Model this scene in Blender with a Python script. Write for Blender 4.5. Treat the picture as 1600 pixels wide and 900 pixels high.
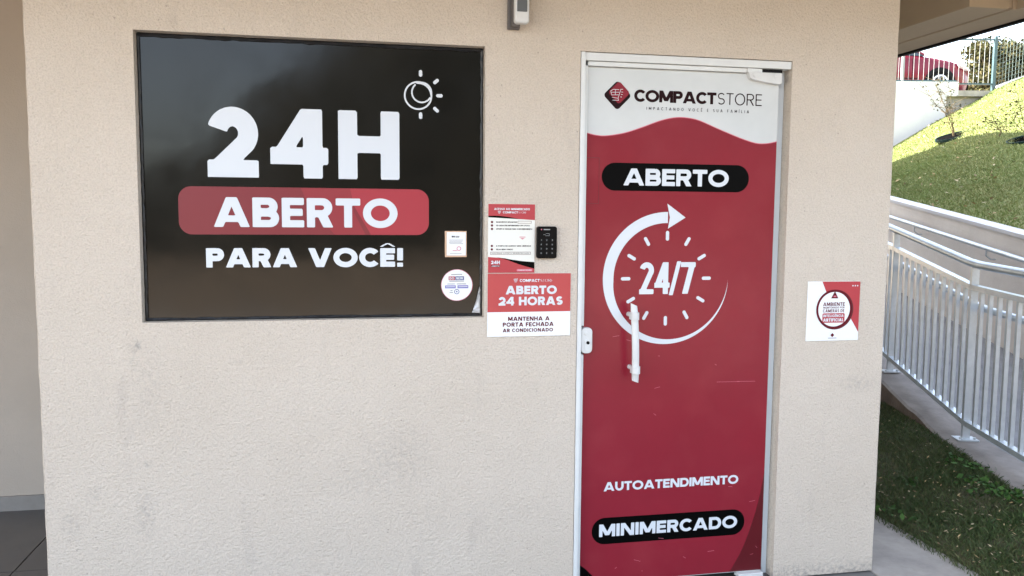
import bpy, math, random
import numpy as np
from mathutils import Matrix, Vector
from mathutils.geometry import delaunay_2d_cdt

random.seed(7); rng = np.random.default_rng(7)
sc = bpy.context.scene
for o in list(bpy.data.objects): bpy.data.objects.remove(o)
COL = sc.collection
R = math.radians

# ------------------------------------------------------------------ camera
YAW, PITCH, ROLL = R(11.107), R(5.217), R(0.484)
fw = Vector((math.sin(YAW)*math.cos(PITCH), math.cos(YAW)*math.cos(PITCH), -math.sin(PITCH)))
rt = Vector((math.cos(YAW), -math.sin(YAW), 0)); up = rt.cross(fw)
r2 = math.cos(ROLL)*rt + math.sin(ROLL)*up; u2 = -math.sin(ROLL)*rt + math.cos(ROLL)*up
cd = bpy.data.cameras.new('camera'); cam = bpy.data.objects.new('camera', cd); COL.objects.link(cam)
M = Matrix((r2, u2, -fw)).transposed().to_4x4(); M.translation = Vector((0, -3.048, 1.522))
cam.matrix_world = M
cd.sensor_width = 36; cd.lens = 28.8; cd.clip_start = .05; cd.clip_end = 2000
sc.camera = cam
sc.render.resolution_x = 1024; sc.render.resolution_y = 576

# ------------------------------------------------------------------ light
SUN = Vector((-.70, .36, .62)).normalized()
w = bpy.data.worlds.new('World'); sc.world = w; w.use_nodes = True
nt = w.node_tree; nt.nodes.clear()
sky = nt.nodes.new('ShaderNodeTexSky'); sky.sky_type = 'NISHITA'; sky.sun_disc = False
sky.sun_elevation = math.asin(SUN.z); sky.sun_rotation = math.atan2(SUN.x, SUN.y)
sky.dust_density = 2.0; sky.ozone_density = .8
bg = nt.nodes.new('ShaderNodeBackground'); bg.inputs[1].default_value = .13
out = nt.nodes.new('ShaderNodeOutputWorld')
hs = nt.nodes.new('ShaderNodeHueSaturation'); hs.inputs['Saturation'].default_value = .60
nt.links.new(sky.outputs[0], hs.inputs['Color']); nt.links.new(hs.outputs[0], bg.inputs[0]); nt.links.new(bg.outputs[0], out.inputs[0])
sl = bpy.data.lights.new('sun', 'SUN'); sl.energy = 5.0; sl.angle = R(.5); sl.color = (1, .95, .86)
so = bpy.data.objects.new('sun', sl); COL.objects.link(so)
so.rotation_euler = SUN.to_track_quat('Z', 'Y').to_euler(); so.location = (-20, 10, 20)
sc.view_settings.view_transform = 'Standard'; sc.view_settings.look = 'None'
sc.view_settings.exposure = 2.97; sc.view_settings.gamma = 1

# ------------------------------------------------------------------ materials
def mat(name, col, rough=.6, metal=0, spec=.5, var=None, vscale=4, bump=None, coat=0, island=None, vdetail=4, extra=None, rvar=None):
    m = bpy.data.materials.new(name); m.use_nodes = True
    n = m.node_tree.nodes; l = m.node_tree.links; b = n['Principled BSDF']
    b.inputs['Base Color'].default_value = (*col, 1); b.inputs['Roughness'].default_value = rough
    b.inputs['Metallic'].default_value = metal; b.inputs['Specular IOR Level'].default_value = spec
    if coat: b.inputs['Coat Weight'].default_value = coat; b.inputs['Coat Roughness'].default_value = .08
    tc = n.new('ShaderNodeTexCoord'); src = None
    if var:
        nz = n.new('ShaderNodeTexNoise'); nz.inputs['Scale'].default_value = vscale; nz.inputs['Detail'].default_value = vdetail
        nz.inputs['Roughness'].default_value = .65
        l.new(tc.outputs['Object'], nz.inputs['Vector'])
        cr = n.new('ShaderNodeValToRGB'); cr.color_ramp.elements[0].position = .32; cr.color_ramp.elements[1].position = .68
        cr.color_ramp.elements[0].color = (*col, 1); cr.color_ramp.elements[1].color = (*var, 1)
        l.new(nz.outputs['Fac'], cr.inputs[0]); src = cr.outputs[0]
    if island:
        g = n.new('ShaderNodeNewGeometry'); cr = n.new('ShaderNodeValToRGB')
        e = cr.color_ramp.elements; e[0].color = (*island[0], 1); e[1].color = (*island[-1], 1)
        for i, c in enumerate(island[1:-1]): x = e.new((i+1)/(len(island)-1)); x.color = (*c, 1)
        l.new(g.outputs['Random Per Island'], cr.inputs[0])
        if src is not None:
            mx = n.new('ShaderNodeMix'); mx.data_type = 'RGBA'; mx.inputs[0].default_value = .5
            l.new(src, mx.inputs[6]); l.new(cr.outputs[0], mx.inputs[7]); src = mx.outputs[2]
        else: src = cr.outputs[0]
    if extra: src = extra(n, l, tc, src)
    if src is not None: l.new(src, b.inputs['Base Color'])
    if rvar:
        nz = n.new('ShaderNodeTexNoise'); nz.inputs['Scale'].default_value = 3.5; nz.inputs['Detail'].default_value = 9; nz.inputs['Distortion'].default_value = .8
        l.new(tc.outputs['Object'], nz.inputs['Vector']); mr = n.new('ShaderNodeMapRange'); mr.inputs[1].default_value = .35; mr.inputs[2].default_value = .68
        mr.inputs[3].default_value = rough; mr.inputs[4].default_value = rvar; l.new(nz.outputs['Fac'], mr.inputs[0]); l.new(mr.outputs[0], b.inputs['Roughness'])
    if bump:
        last = None
        for sc_, st, dist in bump:
            nz = n.new('ShaderNodeTexNoise'); nz.inputs['Scale'].default_value = sc_; nz.inputs['Detail'].default_value = 3
            l.new(tc.outputs['Object'], nz.inputs['Vector'])
            bp = n.new('ShaderNodeBump'); bp.inputs['Strength'].default_value = st; bp.inputs['Distance'].default_value = dist
            l.new(nz.outputs['Fac'], bp.inputs['Height'])
            if last: l.new(last.outputs[0], bp.inputs['Normal'])
            last = bp
        l.new(last.outputs[0], b.inputs['Normal'])
    return m

def stucco_extra(n, l, tc, src):
    """scuffs and pin-holes of the plaster: small dark specks and soft upright smudges"""
    mp = n.new('ShaderNodeMapping'); mp.inputs['Scale'].default_value = (3.2, 3.2, .9)
    l.new(tc.outputs['Object'], mp.inputs[0])
    nz = n.new('ShaderNodeTexNoise'); nz.inputs['Scale'].default_value = 2.2; nz.inputs['Detail'].default_value = 7; nz.inputs['Roughness'].default_value = .7
    l.new(mp.outputs[0], nz.inputs['Vector'])
    cr = n.new('ShaderNodeValToRGB'); cr.color_ramp.elements[0].position = .58; cr.color_ramp.elements[1].position = .8
    cr.color_ramp.elements[0].color = (0, 0, 0, 1); cr.color_ramp.elements[1].color = (.55, .55, .55, 1)
    l.new(nz.outputs['Fac'], cr.inputs[0])
    mx = n.new('ShaderNodeMix'); mx.data_type = 'RGBA'; l.new(cr.outputs[0], mx.inputs[0]); l.new(src, mx.inputs[6])
    mx.inputs[7].default_value = (.44, .385, .335, 1)
    vo = n.new('ShaderNodeTexVoronoi'); vo.inputs['Scale'].default_value = 26; l.new(tc.outputs['Object'], vo.inputs['Vector'])
    mt = n.new('ShaderNodeMath'); mt.operation = 'LESS_THAN'; mt.inputs[1].default_value = .085; l.new(vo.outputs['Distance'], mt.inputs[0])
    n2 = n.new('ShaderNodeTexNoise'); n2.inputs['Scale'].default_value = 3; l.new(tc.outputs['Object'], n2.inputs['Vector'])
    m2 = n.new('ShaderNodeMath'); m2.operation = 'GREATER_THAN'; m2.inputs[1].default_value = .56; l.new(n2.outputs['Fac'], m2.inputs[0])
    m3 = n.new('ShaderNodeMath'); m3.operation = 'MULTIPLY'; l.new(mt.outputs[0], m3.inputs[0]); l.new(m2.outputs[0], m3.inputs[1])
    m4 = n.new('ShaderNodeMath'); m4.operation = 'MULTIPLY'; m4.inputs[1].default_value = .45; l.new(m3.outputs[0], m4.inputs[0])
    my = n.new('ShaderNodeMix'); my.data_type = 'RGBA'; l.new(m4.outputs[0], my.inputs[0]); l.new(mx.outputs[2], my.inputs[6])
    my.inputs[7].default_value = (.25, .2, .17, 1)
    # scuff marks with a place of their own, and splashed dirt along the foot of the wall
    acc = None
    n6 = n.new('ShaderNodeTexNoise'); n6.inputs['Scale'].default_value = 60; n6.inputs['Detail'].default_value = 4; l.new(tc.outputs['Object'], n6.inputs['Vector'])
    def add_(v):
        nonlocal acc
        if acc is None: acc = v; return
        m_ = n.new('ShaderNodeMath'); m_.operation = 'MAXIMUM'; l.new(acc, m_.inputs[0]); l.new(v, m_.inputs[1]); acc = m_.outputs[0]
    for (sx, sz, rx, rz, st_) in [(-.747, 1.043, .020, .020, .9), (-.757, .978, .012, .02, .4), (-.70, .90, .05, .12, .22), (.16, .60, .12, .10, .30), (.05, .52, .16, .06, .22),
                                  (-.72, .62, .02, .012, .5), (-.73, .44, .03, .08, .45), (-.40, .98, .012, .010, .4), (2.09, .82, .07, .03, .40), (-.98, .42, .03, .05, .35), (-.90, .52, .03, .03, .3), (.53, .35, .3, .05, .12), (-.3, .2, .3, .1, .14)]:
        mp_ = n.new('ShaderNodeMapping'); mp_.inputs['Location'].default_value = (-sx/rx, 0, -sz/rz); mp_.inputs['Scale'].default_value = (1/rx, .001, 1/rz)
        l.new(tc.outputs['Object'], mp_.inputs[0]); ln = n.new('ShaderNodeVectorMath'); ln.operation = 'LENGTH'; l.new(mp_.outputs[0], ln.inputs[0])
        r_ = n.new('ShaderNodeMapRange'); r_.inputs[1].default_value = 1.6; r_.inputs[2].default_value = 0; r_.inputs[3].default_value = 0; r_.inputs[4].default_value = st_; l.new(ln.outputs['Value'], r_.inputs[0]); add_(r_.outputs[0])
    sp = n.new('ShaderNodeSeparateXYZ'); l.new(tc.outputs['Object'], sp.inputs[0])
    r_ = n.new('ShaderNodeMapRange'); r_.inputs[1].default_value = .07; r_.inputs[2].default_value = 0; r_.inputs[3].default_value = 0; r_.inputs[4].default_value = .8; l.new(sp.outputs['Z'], r_.inputs[0]); add_(r_.outputs[0])
    r6 = n.new('ShaderNodeMapRange'); r6.inputs[1].default_value = .40; r6.inputs[2].default_value = .62; l.new(n6.outputs['Fac'], r6.inputs[0])
    m6 = n.new('ShaderNodeMath'); m6.operation = 'MULTIPLY'; l.new(acc, m6.inputs[0]); l.new(r6.outputs[0], m6.inputs[1])
    mw = n.new('ShaderNodeMix'); mw.data_type = 'RGBA'; l.new(m6.outputs[0], mw.inputs[0]); l.new(my.outputs[2], mw.inputs[6]); mw.inputs[7].default_value = (.30, .275, .25, 1); my = mw
    # grainy relief colour
    n5 = n.new('ShaderNodeTexNoise'); n5.inputs['Scale'].default_value = 170; n5.inputs['Detail'].default_value = 2; l.new(tc.outputs['Object'], n5.inputs['Vector'])
    c5 = n.new('ShaderNodeValToRGB'); c5.color_ramp.elements[0].position = .3; c5.color_ramp.elements[1].position = .6
    c5.color_ramp.elements[0].color = (.86, .85, .84, 1); c5.color_ramp.elements[1].color = (1, 1, 1, 1); l.new(n5.outputs['Fac'], c5.inputs[0])
    mz = n.new('ShaderNodeMix'); mz.data_type = 'RGBA'; mz.blend_type = 'MULTIPLY'; mz.inputs[0].default_value = 1
    l.new(my.outputs[2], mz.inputs[6]); l.new(c5.outputs[0], mz.inputs[7])
    return mz.outputs[2]

def film_extra(dirt, amt, scale):
    def f(n, l, tc, src):
        nz = n.new('ShaderNodeTexNoise'); nz.inputs['Scale'].default_value = scale; nz.inputs['Detail'].default_value = 6
        l.new(tc.outputs['Object'], nz.inputs['Vector'])
        cr = n.new('ShaderNodeValToRGB'); cr.color_ramp.elements[0].position = .5; cr.color_ramp.elements[1].position = .8
        cr.color_ramp.elements[0].color = (0, 0, 0, 1); cr.color_ramp.elements[1].color = (amt,)*3+(1,)
        l.new(nz.outputs['Fac'], cr.inputs[0])
        # fine horizontal scratches
        mp = n.new('ShaderNodeMapping'); mp.inputs['Scale'].default_value = (6, 1, 160); l.new(tc.outputs['Object'], mp.inputs[0])
        n2 = n.new('ShaderNodeTexNoise'); n2.inputs['Scale'].default_value = 1; n2.inputs['Detail'].default_value = 2; l.new(mp.outputs[0], n2.inputs['Vector'])
        c2 = n.new('ShaderNodeValToRGB'); c2.color_ramp.elements[0].position = .74; c2.color_ramp.elements[1].position = .8
        c2.color_ramp.elements[0].color = (0, 0, 0, 1); c2.color_ramp.elements[1].color = (amt,)*3+(1,); l.new(n2.outputs['Fac'], c2.inputs[0])
        ad = n.new('ShaderNodeMath'); ad.operation = 'MAXIMUM'; l.new(cr.outputs[0], ad.inputs[0]); l.new(c2.outputs[0], ad.inputs[1])
        mx = n.new('ShaderNodeMix'); mx.data_type = 'RGBA'; l.new(ad.outputs[0], mx.inputs[0]); l.new(src, mx.inputs[6])
        mx.inputs[7].default_value = (*dirt, 1)
        return mx.outputs[2]
    return f

STUC = mat('stucco', (.64, .56, .47), .9, var=(.60, .52, .43), vscale=1.6, spec=.2,
           bump=[(22, .18, .008), (85, .85, .006), (170, .6, .003)], extra=stucco_extra)
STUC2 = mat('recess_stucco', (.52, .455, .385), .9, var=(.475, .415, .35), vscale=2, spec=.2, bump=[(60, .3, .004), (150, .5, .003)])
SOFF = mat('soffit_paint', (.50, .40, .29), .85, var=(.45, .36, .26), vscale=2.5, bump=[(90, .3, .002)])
DARK = mat('dark_metal', (.006, .006, .007), .6, spec=.15)
CONC = mat('concrete', (.44, .395, .35), .85, var=(.26, .235, .21), vscale=3.5, bump=[(12, .3, .01), (80, .4, .004)], vdetail=8)
CONCD = mat('concrete_kerb', (.33, .29, .255), .9, var=(.19, .165, .145), vscale=4, bump=[(14, .4, .012), (90, .5, .004)], vdetail=8)
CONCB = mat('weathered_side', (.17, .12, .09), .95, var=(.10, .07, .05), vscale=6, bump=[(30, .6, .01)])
RAMPC = mat('shaded_ramp_concrete', (.25, .245, .245), .85, var=(.17, .165, .165), vscale=3, bump=[(40, .4, .005)], vdetail=8)  # darker, greyer copy of the concrete: the ramp's shade is in the colour
RWALL = mat('retaining_wall_paint', (.80, .73, .66), .9, var=(.66, .59, .53), vscale=1.3, bump=[(25, .3, .006), (110, .5, .003)], vdetail=9)
WWHITE = mat('white_wall_paint', (.70, .68, .68), .8, var=(.61, .59, .60), vscale=1.5, bump=[(40, .2, .004)])
TILE = mat('dark_tile', (.085, .078, .074), .35, var=(.105, .097, .09), vscale=5)
GROUT = mat('grout', (.16, .15, .14), .9)
SKIRT = mat('grey_skirting', (.25, .235, .215), .5, var=(.31, .29, .27), vscale=8)
ALU = mat('white_aluminium', (.70, .71, .69), .35, var=(.64, .65, .63), vscale=9)
ALUG = mat('grey_aluminium', (.60, .64, .66), .35)
PLAST = mat('white_plastic', (.66, .66, .64), .35, var=(.62, .62, .60), vscale=20)
GALV = mat('galvanised_steel', (.58, .62, .65), .30, metal=.5, var=(.48, .515, .54), vscale=14)
VWHITE = mat('white_film', (.64, .655, .64), .22, var=(.57, .59, .58), vscale=3, spec=.5)
VRED = mat('red_film', (.245, .014, .027), .22, rvar=.27, var=(.215, .0125, .024), vscale=2.5, spec=.38, extra=film_extra((.42, .06, .07), .22, 5), bump=[(4, .05, .01)])
VRED2 = mat('deep_red_film', (.10, .004, .008), .3)
VBLACK = mat('black_film', (.0015, .0015, .0015), .4, spec=.06)
WBLACK = mat('black_window_film', (.0022, .0022, .0022), .07, spec=.33, rvar=.15, var=(.0045, .004, .0035), vscale=4, bump=[(2.5, .05, .02)])
WRED = mat('window_red_film', (.20, .020, .028), .3, spec=.4)
WRED2 = mat('window_red_film_light', (.36, .030, .045), .3, spec=.4)
WRED3 = mat('window_red_film_mid', (.27, .024, .034), .3, spec=.4)
GASK = mat('black_sealant', (.008, .008, .008), .35, bump=[(40, .8, .006)])
SILV = mat('peeling_silver', (.55, .56, .58), .3, metal=.5, bump=[(70, 1, .008)])
LET = mat('white_lettering', (.64, .67, .70), .3)
LETR = mat('dark_red_print', (.115, .009, .016), .5, spec=.12)
LETD = mat('dark_brown_print', (.016, .003, .0035), .5, spec=.12)
LETG = mat('grey_print', (.035, .03, .032), .5, spec=.12)
PAPER = mat('white_print_board', (.80, .81, .81), .4)
CREAM = mat('cream_print_board', (.76, .75, .68), .45)
PRED = mat('poster_red', (.42, .036, .046), .4)
PRED2 = mat('poster_orange_red', (.46, .055, .055), .4)
PURP = mat('violet_print', (.14, .12, .42), .4)
BLUE = mat('dark_blue_print', (.05, .06, .22), .4)
PINK = mat('pink_print', (.62, .16, .22), .4)
WOODF = mat('tan_holder', (.62, .40, .26), .5)
BLKP = mat('black_plastic', (.002, .002, .002), .4, spec=.12)
KEYG = mat('key_print', (.30, .30, .29), .5)
LENS = mat('grey_lens', (.10, .105, .105), .3)
BOXG = mat('bracket_grey', (.11, .10, .095), .5, bump=[(60, .5, .004)])
GROUND = mat('earth', (.27, .20, .14), .95, var=(.20, .15, .10), vscale=.4, bump=[(5, .5, .05)])
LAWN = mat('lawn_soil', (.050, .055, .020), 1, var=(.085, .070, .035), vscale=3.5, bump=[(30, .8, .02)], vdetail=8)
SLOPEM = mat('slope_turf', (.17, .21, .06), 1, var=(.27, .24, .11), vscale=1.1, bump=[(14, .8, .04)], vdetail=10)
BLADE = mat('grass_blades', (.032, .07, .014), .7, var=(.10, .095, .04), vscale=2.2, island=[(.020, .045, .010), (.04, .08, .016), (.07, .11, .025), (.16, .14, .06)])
BLADE2 = mat('slope_grass', (.19, .25, .06), .8, var=(.30, .28, .12), vscale=.9, island=[(.10, .17, .04), (.17, .25, .07), (.25, .30, .10), (.38, .36, .18)], vdetail=6)
STRAW = mat('dry_leaves', (.35, .24, .10), .8, island=[(.45, .33, .16), (.30, .20, .08), (.50, .42, .26), (.18, .10, .05)])
WEED = mat('weed_leaves', (.04, .09, .02), .7, spec=.2, island=[(.025, .06, .013), (.05, .11, .022), (.075, .15, .035)])
LEAF = mat('tree_leaves', (.05, .07, .02), .8, spec=.05, island=[(.012, .022, .008), (.028, .042, .013), (.05, .06, .022), (.08, .08, .035)])
LEAF2 = mat('dry_tree_leaves', (.1, .1, .03), .8, spec=.05, island=[(.022, .03, .012), (.06, .058, .025), (.10, .085, .04), (.04, .045, .02)])
BARK = mat('bark', (.12, .085, .055), .9, bump=[(20, .8, .02)])
TWIG = mat('twig', (.14, .10, .05), .9)
MULCH = mat('dark_mulch', (.005, .005, .005), 1, spec=0, bump=[(30, 1, .03)])
RINGG = mat('dark_ring_edging', (.010, .03, .026), .6, spec=.2)
CARR = mat('car_paint', (.125, .004, .016), .35, spec=.3, coat=.15)
CARG = mat('car_glass', (.02, .03, .035), .05, spec=.8)
RUB = mat('tyre_rubber', (.006, .006, .006), .9, spec=.1)
RIM = mat('wheel_silver', (.60, .61, .63), .25, metal=.7)
HEADL = mat('headlight_glass', (.75, .78, .80), .1, spec=.8)
FGREEN = mat('fence_teal_post', (.035, .075, .085), .4)
FWIRE = mat('fence_pale_wire', (.26, .27, .27), .4)
FWIREG = mat('fence_mesh_wire', (.14, .18, .165), .4)

# ------------------------------------------------------------------ object helpers
ORG = {}
def tag(o, label=None, cat=None, group=None, kind=None):
    if label: o['label'] = label
    if cat: o['category'] = cat
    if group: o['group'] = group
    if kind: o['kind'] = kind
    return o
def thing(name, label, cat, loc, group=None):
    o = bpy.data.objects.new(name, None); o.empty_display_size = .1; COL.objects.link(o); o.location = loc
    tag(o, label, cat, group); ORG[o] = Vector(loc); return o
def orgof(p): return ORG.get(p, Vector((0, 0, 0)))
def mesh(name, V, F, m, smooth=False, mats=None, mi=None):
    me = bpy.data.meshes.new(name); me.from_pydata([tuple(v) for v in V], [], F)
    for x in (mats or [m]): me.materials.append(x)
    if mi: me.polygons.foreach_set('material_index', mi)
    if smooth: me.polygons.foreach_set('use_smooth', [True]*len(me.polygons))
    me.update(); return me
def obj(name, V, F, m, parent=None, smooth=False, loc=None, mats=None, mi=None, bevel=0):
    """V in world coordinates; the mesh is stored relative to its thing's base"""
    o_ = orgof(parent)
    org = o_ if loc is None else Vector(loc)
    V = [Vector(v)-org for v in V]
    me = mesh(name, V, F, m, smooth, mats, mi)
    o = bpy.data.objects.new(name, me); COL.objects.link(o)
    if parent: o.parent = parent; ORG[o] = org; o.location = org-o_
    elif loc is not None: o.location = loc; ORG[o] = org
    if bevel:
        b = o.modifiers.new('bevel', 'BEVEL'); b.width = bevel; b.segments = 2; b.limit_method = 'ANGLE'; b.angle_limit = R(40)
    return o
class G:
    """gathers shapes for one mesh"""
    def __init__(s): s.V = []; s.F = []
    def add(s, V, F):
        n = len(s.V); s.V += [Vector(v) for v in V]; s.F += [[i+n for i in f] for f in F]; return s
    def box(s, a, b):
        (x0, y0, z0), (x1, y1, z1) = a, b
        return s.add([(x0,y0,z0),(x1,y0,z0),(x1,y1,z0),(x0,y1,z0),(x0,y0,z1),(x1,y0,z1),(x1,y1,z1),(x0,y1,z1)],
              [(0,3,2,1),(4,5,6,7),(0,1,5,4),(1,2,6,5),(2,3,7,6),(3,0,4,7)])
    def bar(s, a, b, wx, wy, upv=(0,0,1), off=(0,0)):
        """rectangular bar from a to b"""
        a = Vector(a); b = Vector(b); d = (b-a).normalized(); u = Vector(upv)
        x = d.cross(u)
        if x.length < 1e-4: x = d.cross(Vector((0,1,0)))
        x.normalize(); y = x.cross(d)
        P = []
        for q in (a, b):
            for i, j in ((-1,-1),(1,-1),(1,1),(-1,1)): P.append(q + x*(i*wx/2+off[0]) + y*(j*wy/2+off[1]))
        return s.add(P, [(3,2,1,0),(4,5,6,7),(0,1,5,4),(1,2,6,5),(2,3,7,6),(3,0,4,7)])
    def tube(s, pts, r, n=10, cap=True):
        pts = [Vector(p) for p in pts]; rr = r if isinstance(r, (list, tuple)) else [r]*len(pts)
        V = []; F = []; ref = None
        for i, p in enumerate(pts):
            d = (pts[min(i+1, len(pts)-1)]-pts[max(i-1, 0)]).normalized()
            if ref is None:
                ref = d.cross(Vector((0,0,1)));
                if ref.length < .1: ref = d.cross(Vector((1,0,0)))
            x = (ref - d*ref.dot(d)).normalized(); ref = x; y = d.cross(x)
            for k in range(n):
                a = 2*math.pi*k/n; V.append(p + (x*math.cos(a)+y*math.sin(a))*rr[i])
        for i in range(len(pts)-1):
            for k in range(n):
                a = i*n+k; b = i*n+(k+1)%n; F.append((a, b, b+n, a+n))
        if cap: F.append(tuple(reversed(range(n)))); F.append(tuple(range(len(V)-n, len(V))))
        return s.add(V, F)
    def prism(s, P, y0, y1):
        """outline P of (x,z) pairs, anticlockwise as seen from the camera side, from y0 (front) to y1 (back)"""
        n = len(P); V = [(x, y0, z) for x, z in P]+[(x, y1, z) for x, z in P]
        F = [tuple(range(n)), tuple(reversed(range(n, 2*n)))]
        for i in range(n): j = (i+1) % n; F.append((i, i+n, j+n, j))
        return s.add(V, F)
    def obj(s, name, m, parent=None, **k): return obj(name, s.V, s.F, m, parent, **k)
def flat(name, polys, y, m, parent):
    g = G()
    for P in polys:
        n = len(P); g.add([(x, y, z) for x, z in P], [tuple(range(n))])
    return g.obj(name, m, parent)
def rrect(x0, x1, z0, z1, r, n=10):
    P = []
    for cx, cz, a0 in ((x1-r, z0+r, -90), (x1-r, z1-r, 0), (x0+r, z1-r, 90), (x0+r, z0+r, 180)):
        for k in range(n+1): a = R(a0+90*k/n); P.append((cx+r*math.cos(a), cz+r*math.sin(a)))
    return P
def circ(cx, cz, r, n=40, rz=None): return [(cx+r*math.cos(2*math.pi*k/n), cz+(rz or r)*math.sin(2*math.pi*k/n)) for k in range(n)]
def rect(x0, x1, z0, z1): return [(x0, z0), (x1, z0), (x1, z1), (x0, z1)]
def ring(cx, cz, r0, r1, a0=0, a1=360, n=40):
    """quads of a ring; r1 may be a function of the angle"""
    f0 = r0 if callable(r0) else (lambda a: r0); f1 = r1 if callable(r1) else (lambda a: r1); Q = []
    for k in range(n):
        a, b = a0+(a1-a0)*k/n, a0+(a1-a0)*(k+1)/n
        p = lambda t, r: (cx+r*math.cos(R(t)), cz+r*math.sin(R(t)))
        Q.append([p(a, f0(a)), p(a, f1(a)), p(b, f1(b)), p(b, f0(b))] if a1 > a0 else [p(b, f0(b)), p(b, f1(b)), p(a, f1(a)), p(a, f0(a))])
    return Q
def tick(cx, cz, ang, L, w):
    P = rrect(-L/2, L/2, -w/2, w/2, w*.499, 6); c, s = math.cos(ang), math.sin(ang)
    return [(cx+x*c-z*s, cz+x*s+z*c) for x, z in P]

# ------------------------------------------------------------------ lettering: letters grown from distance fields
WID = dict(A=.98, B=.73, C=.90, D=.82, E=.62, F=.60, G=.92, H=.80, I=.0, L=.56, M=1.02, N=.86, O=1.0, P=.70, R=.74, S=.68, T=.70,
           U=.78, V=.96, W=1.34, Q=1.0, J=.5, K=.8, X=.85, Z=.7)
WID.update({'2': .70, '4': .80, '7': .68, '0': .8, '1': .38, '3': .68, '6': .72, '/': .55, '!': 0, '.': 0, ':': 0, ' ': .32, '*': .4, ',': 0})
ACC = {'Ê': 'E^', 'Í': "I'", 'Â': 'A^', 'Ó': "O'", 'Ã': 'A~', 'Á': "A'"}
GC = {}
def gfield(ch, w, W, X, Y):
    h = w/2; wh = w*.9
    mn, mxx = np.minimum, np.maximum
    def box(x0, x1, y0, y1):
        dx = np.abs(X-(x0+x1)/2)-(x1-x0)/2; dy = np.abs(Y-(y0+y1)/2)-(y1-y0)/2
        return np.hypot(mxx(dx, 0), mxx(dy, 0))+mn(mxx(dx, dy), 0)
    def para(x0, x1, wx, y0=0., y1=1.):
        """slanted bar: left edge x0 at y0, x1 at y1, horizontal width wx"""
        k = (x1-x0)/(y1-y0); c = 1/math.hypot(1, k)
        d = (np.abs(X-(x0+k*(Y-y0))-wx/2)-wx/2)*c
        return mxx(d, np.abs(Y-(y0+y1)/2)-(y1-y0)/2)
    def ell(cx, cy, rx, ry):
        k1 = np.hypot((X-cx)/rx, (Y-cy)/ry); k2 = np.hypot((X-cx)/rx**2, (Y-cy)/ry**2)
        return k1*(k1-1)/np.maximum(k2, 1e-6)
    def rbr(x0, x1, y0, y1):
        """box with both right corners rounded fully"""
        ry = (y1-y0)/2; rx = min(ry*1.0, (x1-x0)*.98); cx = x1-rx; cy = (y0+y1)/2
        return mn(box(x0, cx+1e-3, y0, y1), mxx(ell(cx, cy, rx, ry), cx-X))
    def bowl(x0, x1, y0, y1): return mxx(rbr(x0, x1, y0, y1), -rbr(x0+w, x1-w, y0+wh, y1-wh))
    def path(P, r, cut=None):
        d = np.full(X.shape, 9.)
        for (ax, ay), (bx, by) in zip(P[:-1], P[1:]):
            ux, uy = bx-ax, by-ay; L = ux*ux+uy*uy+1e-12
            t = np.clip(((X-ax)*ux+(Y-ay)*uy)/L, 0, 1); d = mn(d, np.hypot(X-ax-t*ux, Y-ay-t*uy))
        d = d-r
        for (px, py), (qx, qy) in (cut or []):     # butt ends: p is the end, q the point before it
            nx, ny = px-qx, py-qy; L = math.hypot(nx, ny); nx /= L; ny /= L
            s_ = (X-px)*nx+(Y-py)*ny; far = np.hypot(X-px, Y-py)-r*1.6
            d = mxx(d, mn(s_, -far))
        return d
    def oring(x0, x1, y0, y1): 
        cx, cy = (x0+x1)/2, (y0+y1)/2
        return mxx(ell(cx, cy, (x1-x0)/2, (y1-y0)/2), -ell(cx, cy, (x1-x0)/2-w, (y1-y0)/2-wh))
    st = lambda x0: box(x0, x0+w, 0, 1)
    wx = w*1.12
    if ch == 'I': return st(0)
    if ch == 'H': return mn(mn(st(0), st(W-w)), box(0, W, .5-wh/2+.01, .5+wh/2+.01))
    if ch == 'L': return mn(st(0), box(0, W, 0, wh))
    if ch == 'T': return mn(box(0, W, 1-wh, 1), st(W/2-h))
    if ch in 'EF':
        d = mn(st(0), mn(box(0, W, 1-wh, 1), box(0, W*.94, .5-wh/2+.01, .5+wh/2+.01)))
        return mn(d, box(0, W, 0, wh)) if ch == 'E' else d
    if ch == 'A':
        y0 = .17; d = mn(para(0, W/2-.58*wx, wx), para(W-wx, W/2-.42*wx, wx)); return mn(d, box(W*.2, W*.8, y0, y0+wh*.9))
    if ch == 'V': return mn(para(W/2-.58*wx, 0, wx), para(W/2-.42*wx, W-wx, wx))
    if ch == 'W':
        q = W/4; return mn(mn(para(q-.5*wx, 0, wx), para(q-.5*wx, 2*q-.5*wx, wx)), mn(para(3*q-.5*wx, 2*q-.5*wx, wx), para(3*q-.5*wx, W-wx, wx)))
    if ch == 'M':
        return mn(mn(st(0), st(W-w)), mn(para(W/2-.55*wx, 0, wx*1.08, .12, 1), para(W/2-.53*wx, W-wx*1.08, wx*1.08, .12, 1)))
    if ch == 'N': return mn(mn(st(0), st(W-w)), para(W-wx*1.15, 0, wx*1.15))
    if ch == 'K': return mn(st(0), mn(para(w*.6, W-wx*1.2, wx*1.2, .35, 1), para(W-wx*1.2, w, wx*1.2, 0, .6)))
    if ch == 'X': return mn(para(0, W-wx, wx), para(W-wx, 0, wx))
    if ch in 'OQ0': return oring(0, W, -.012, 1.012)
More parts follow.
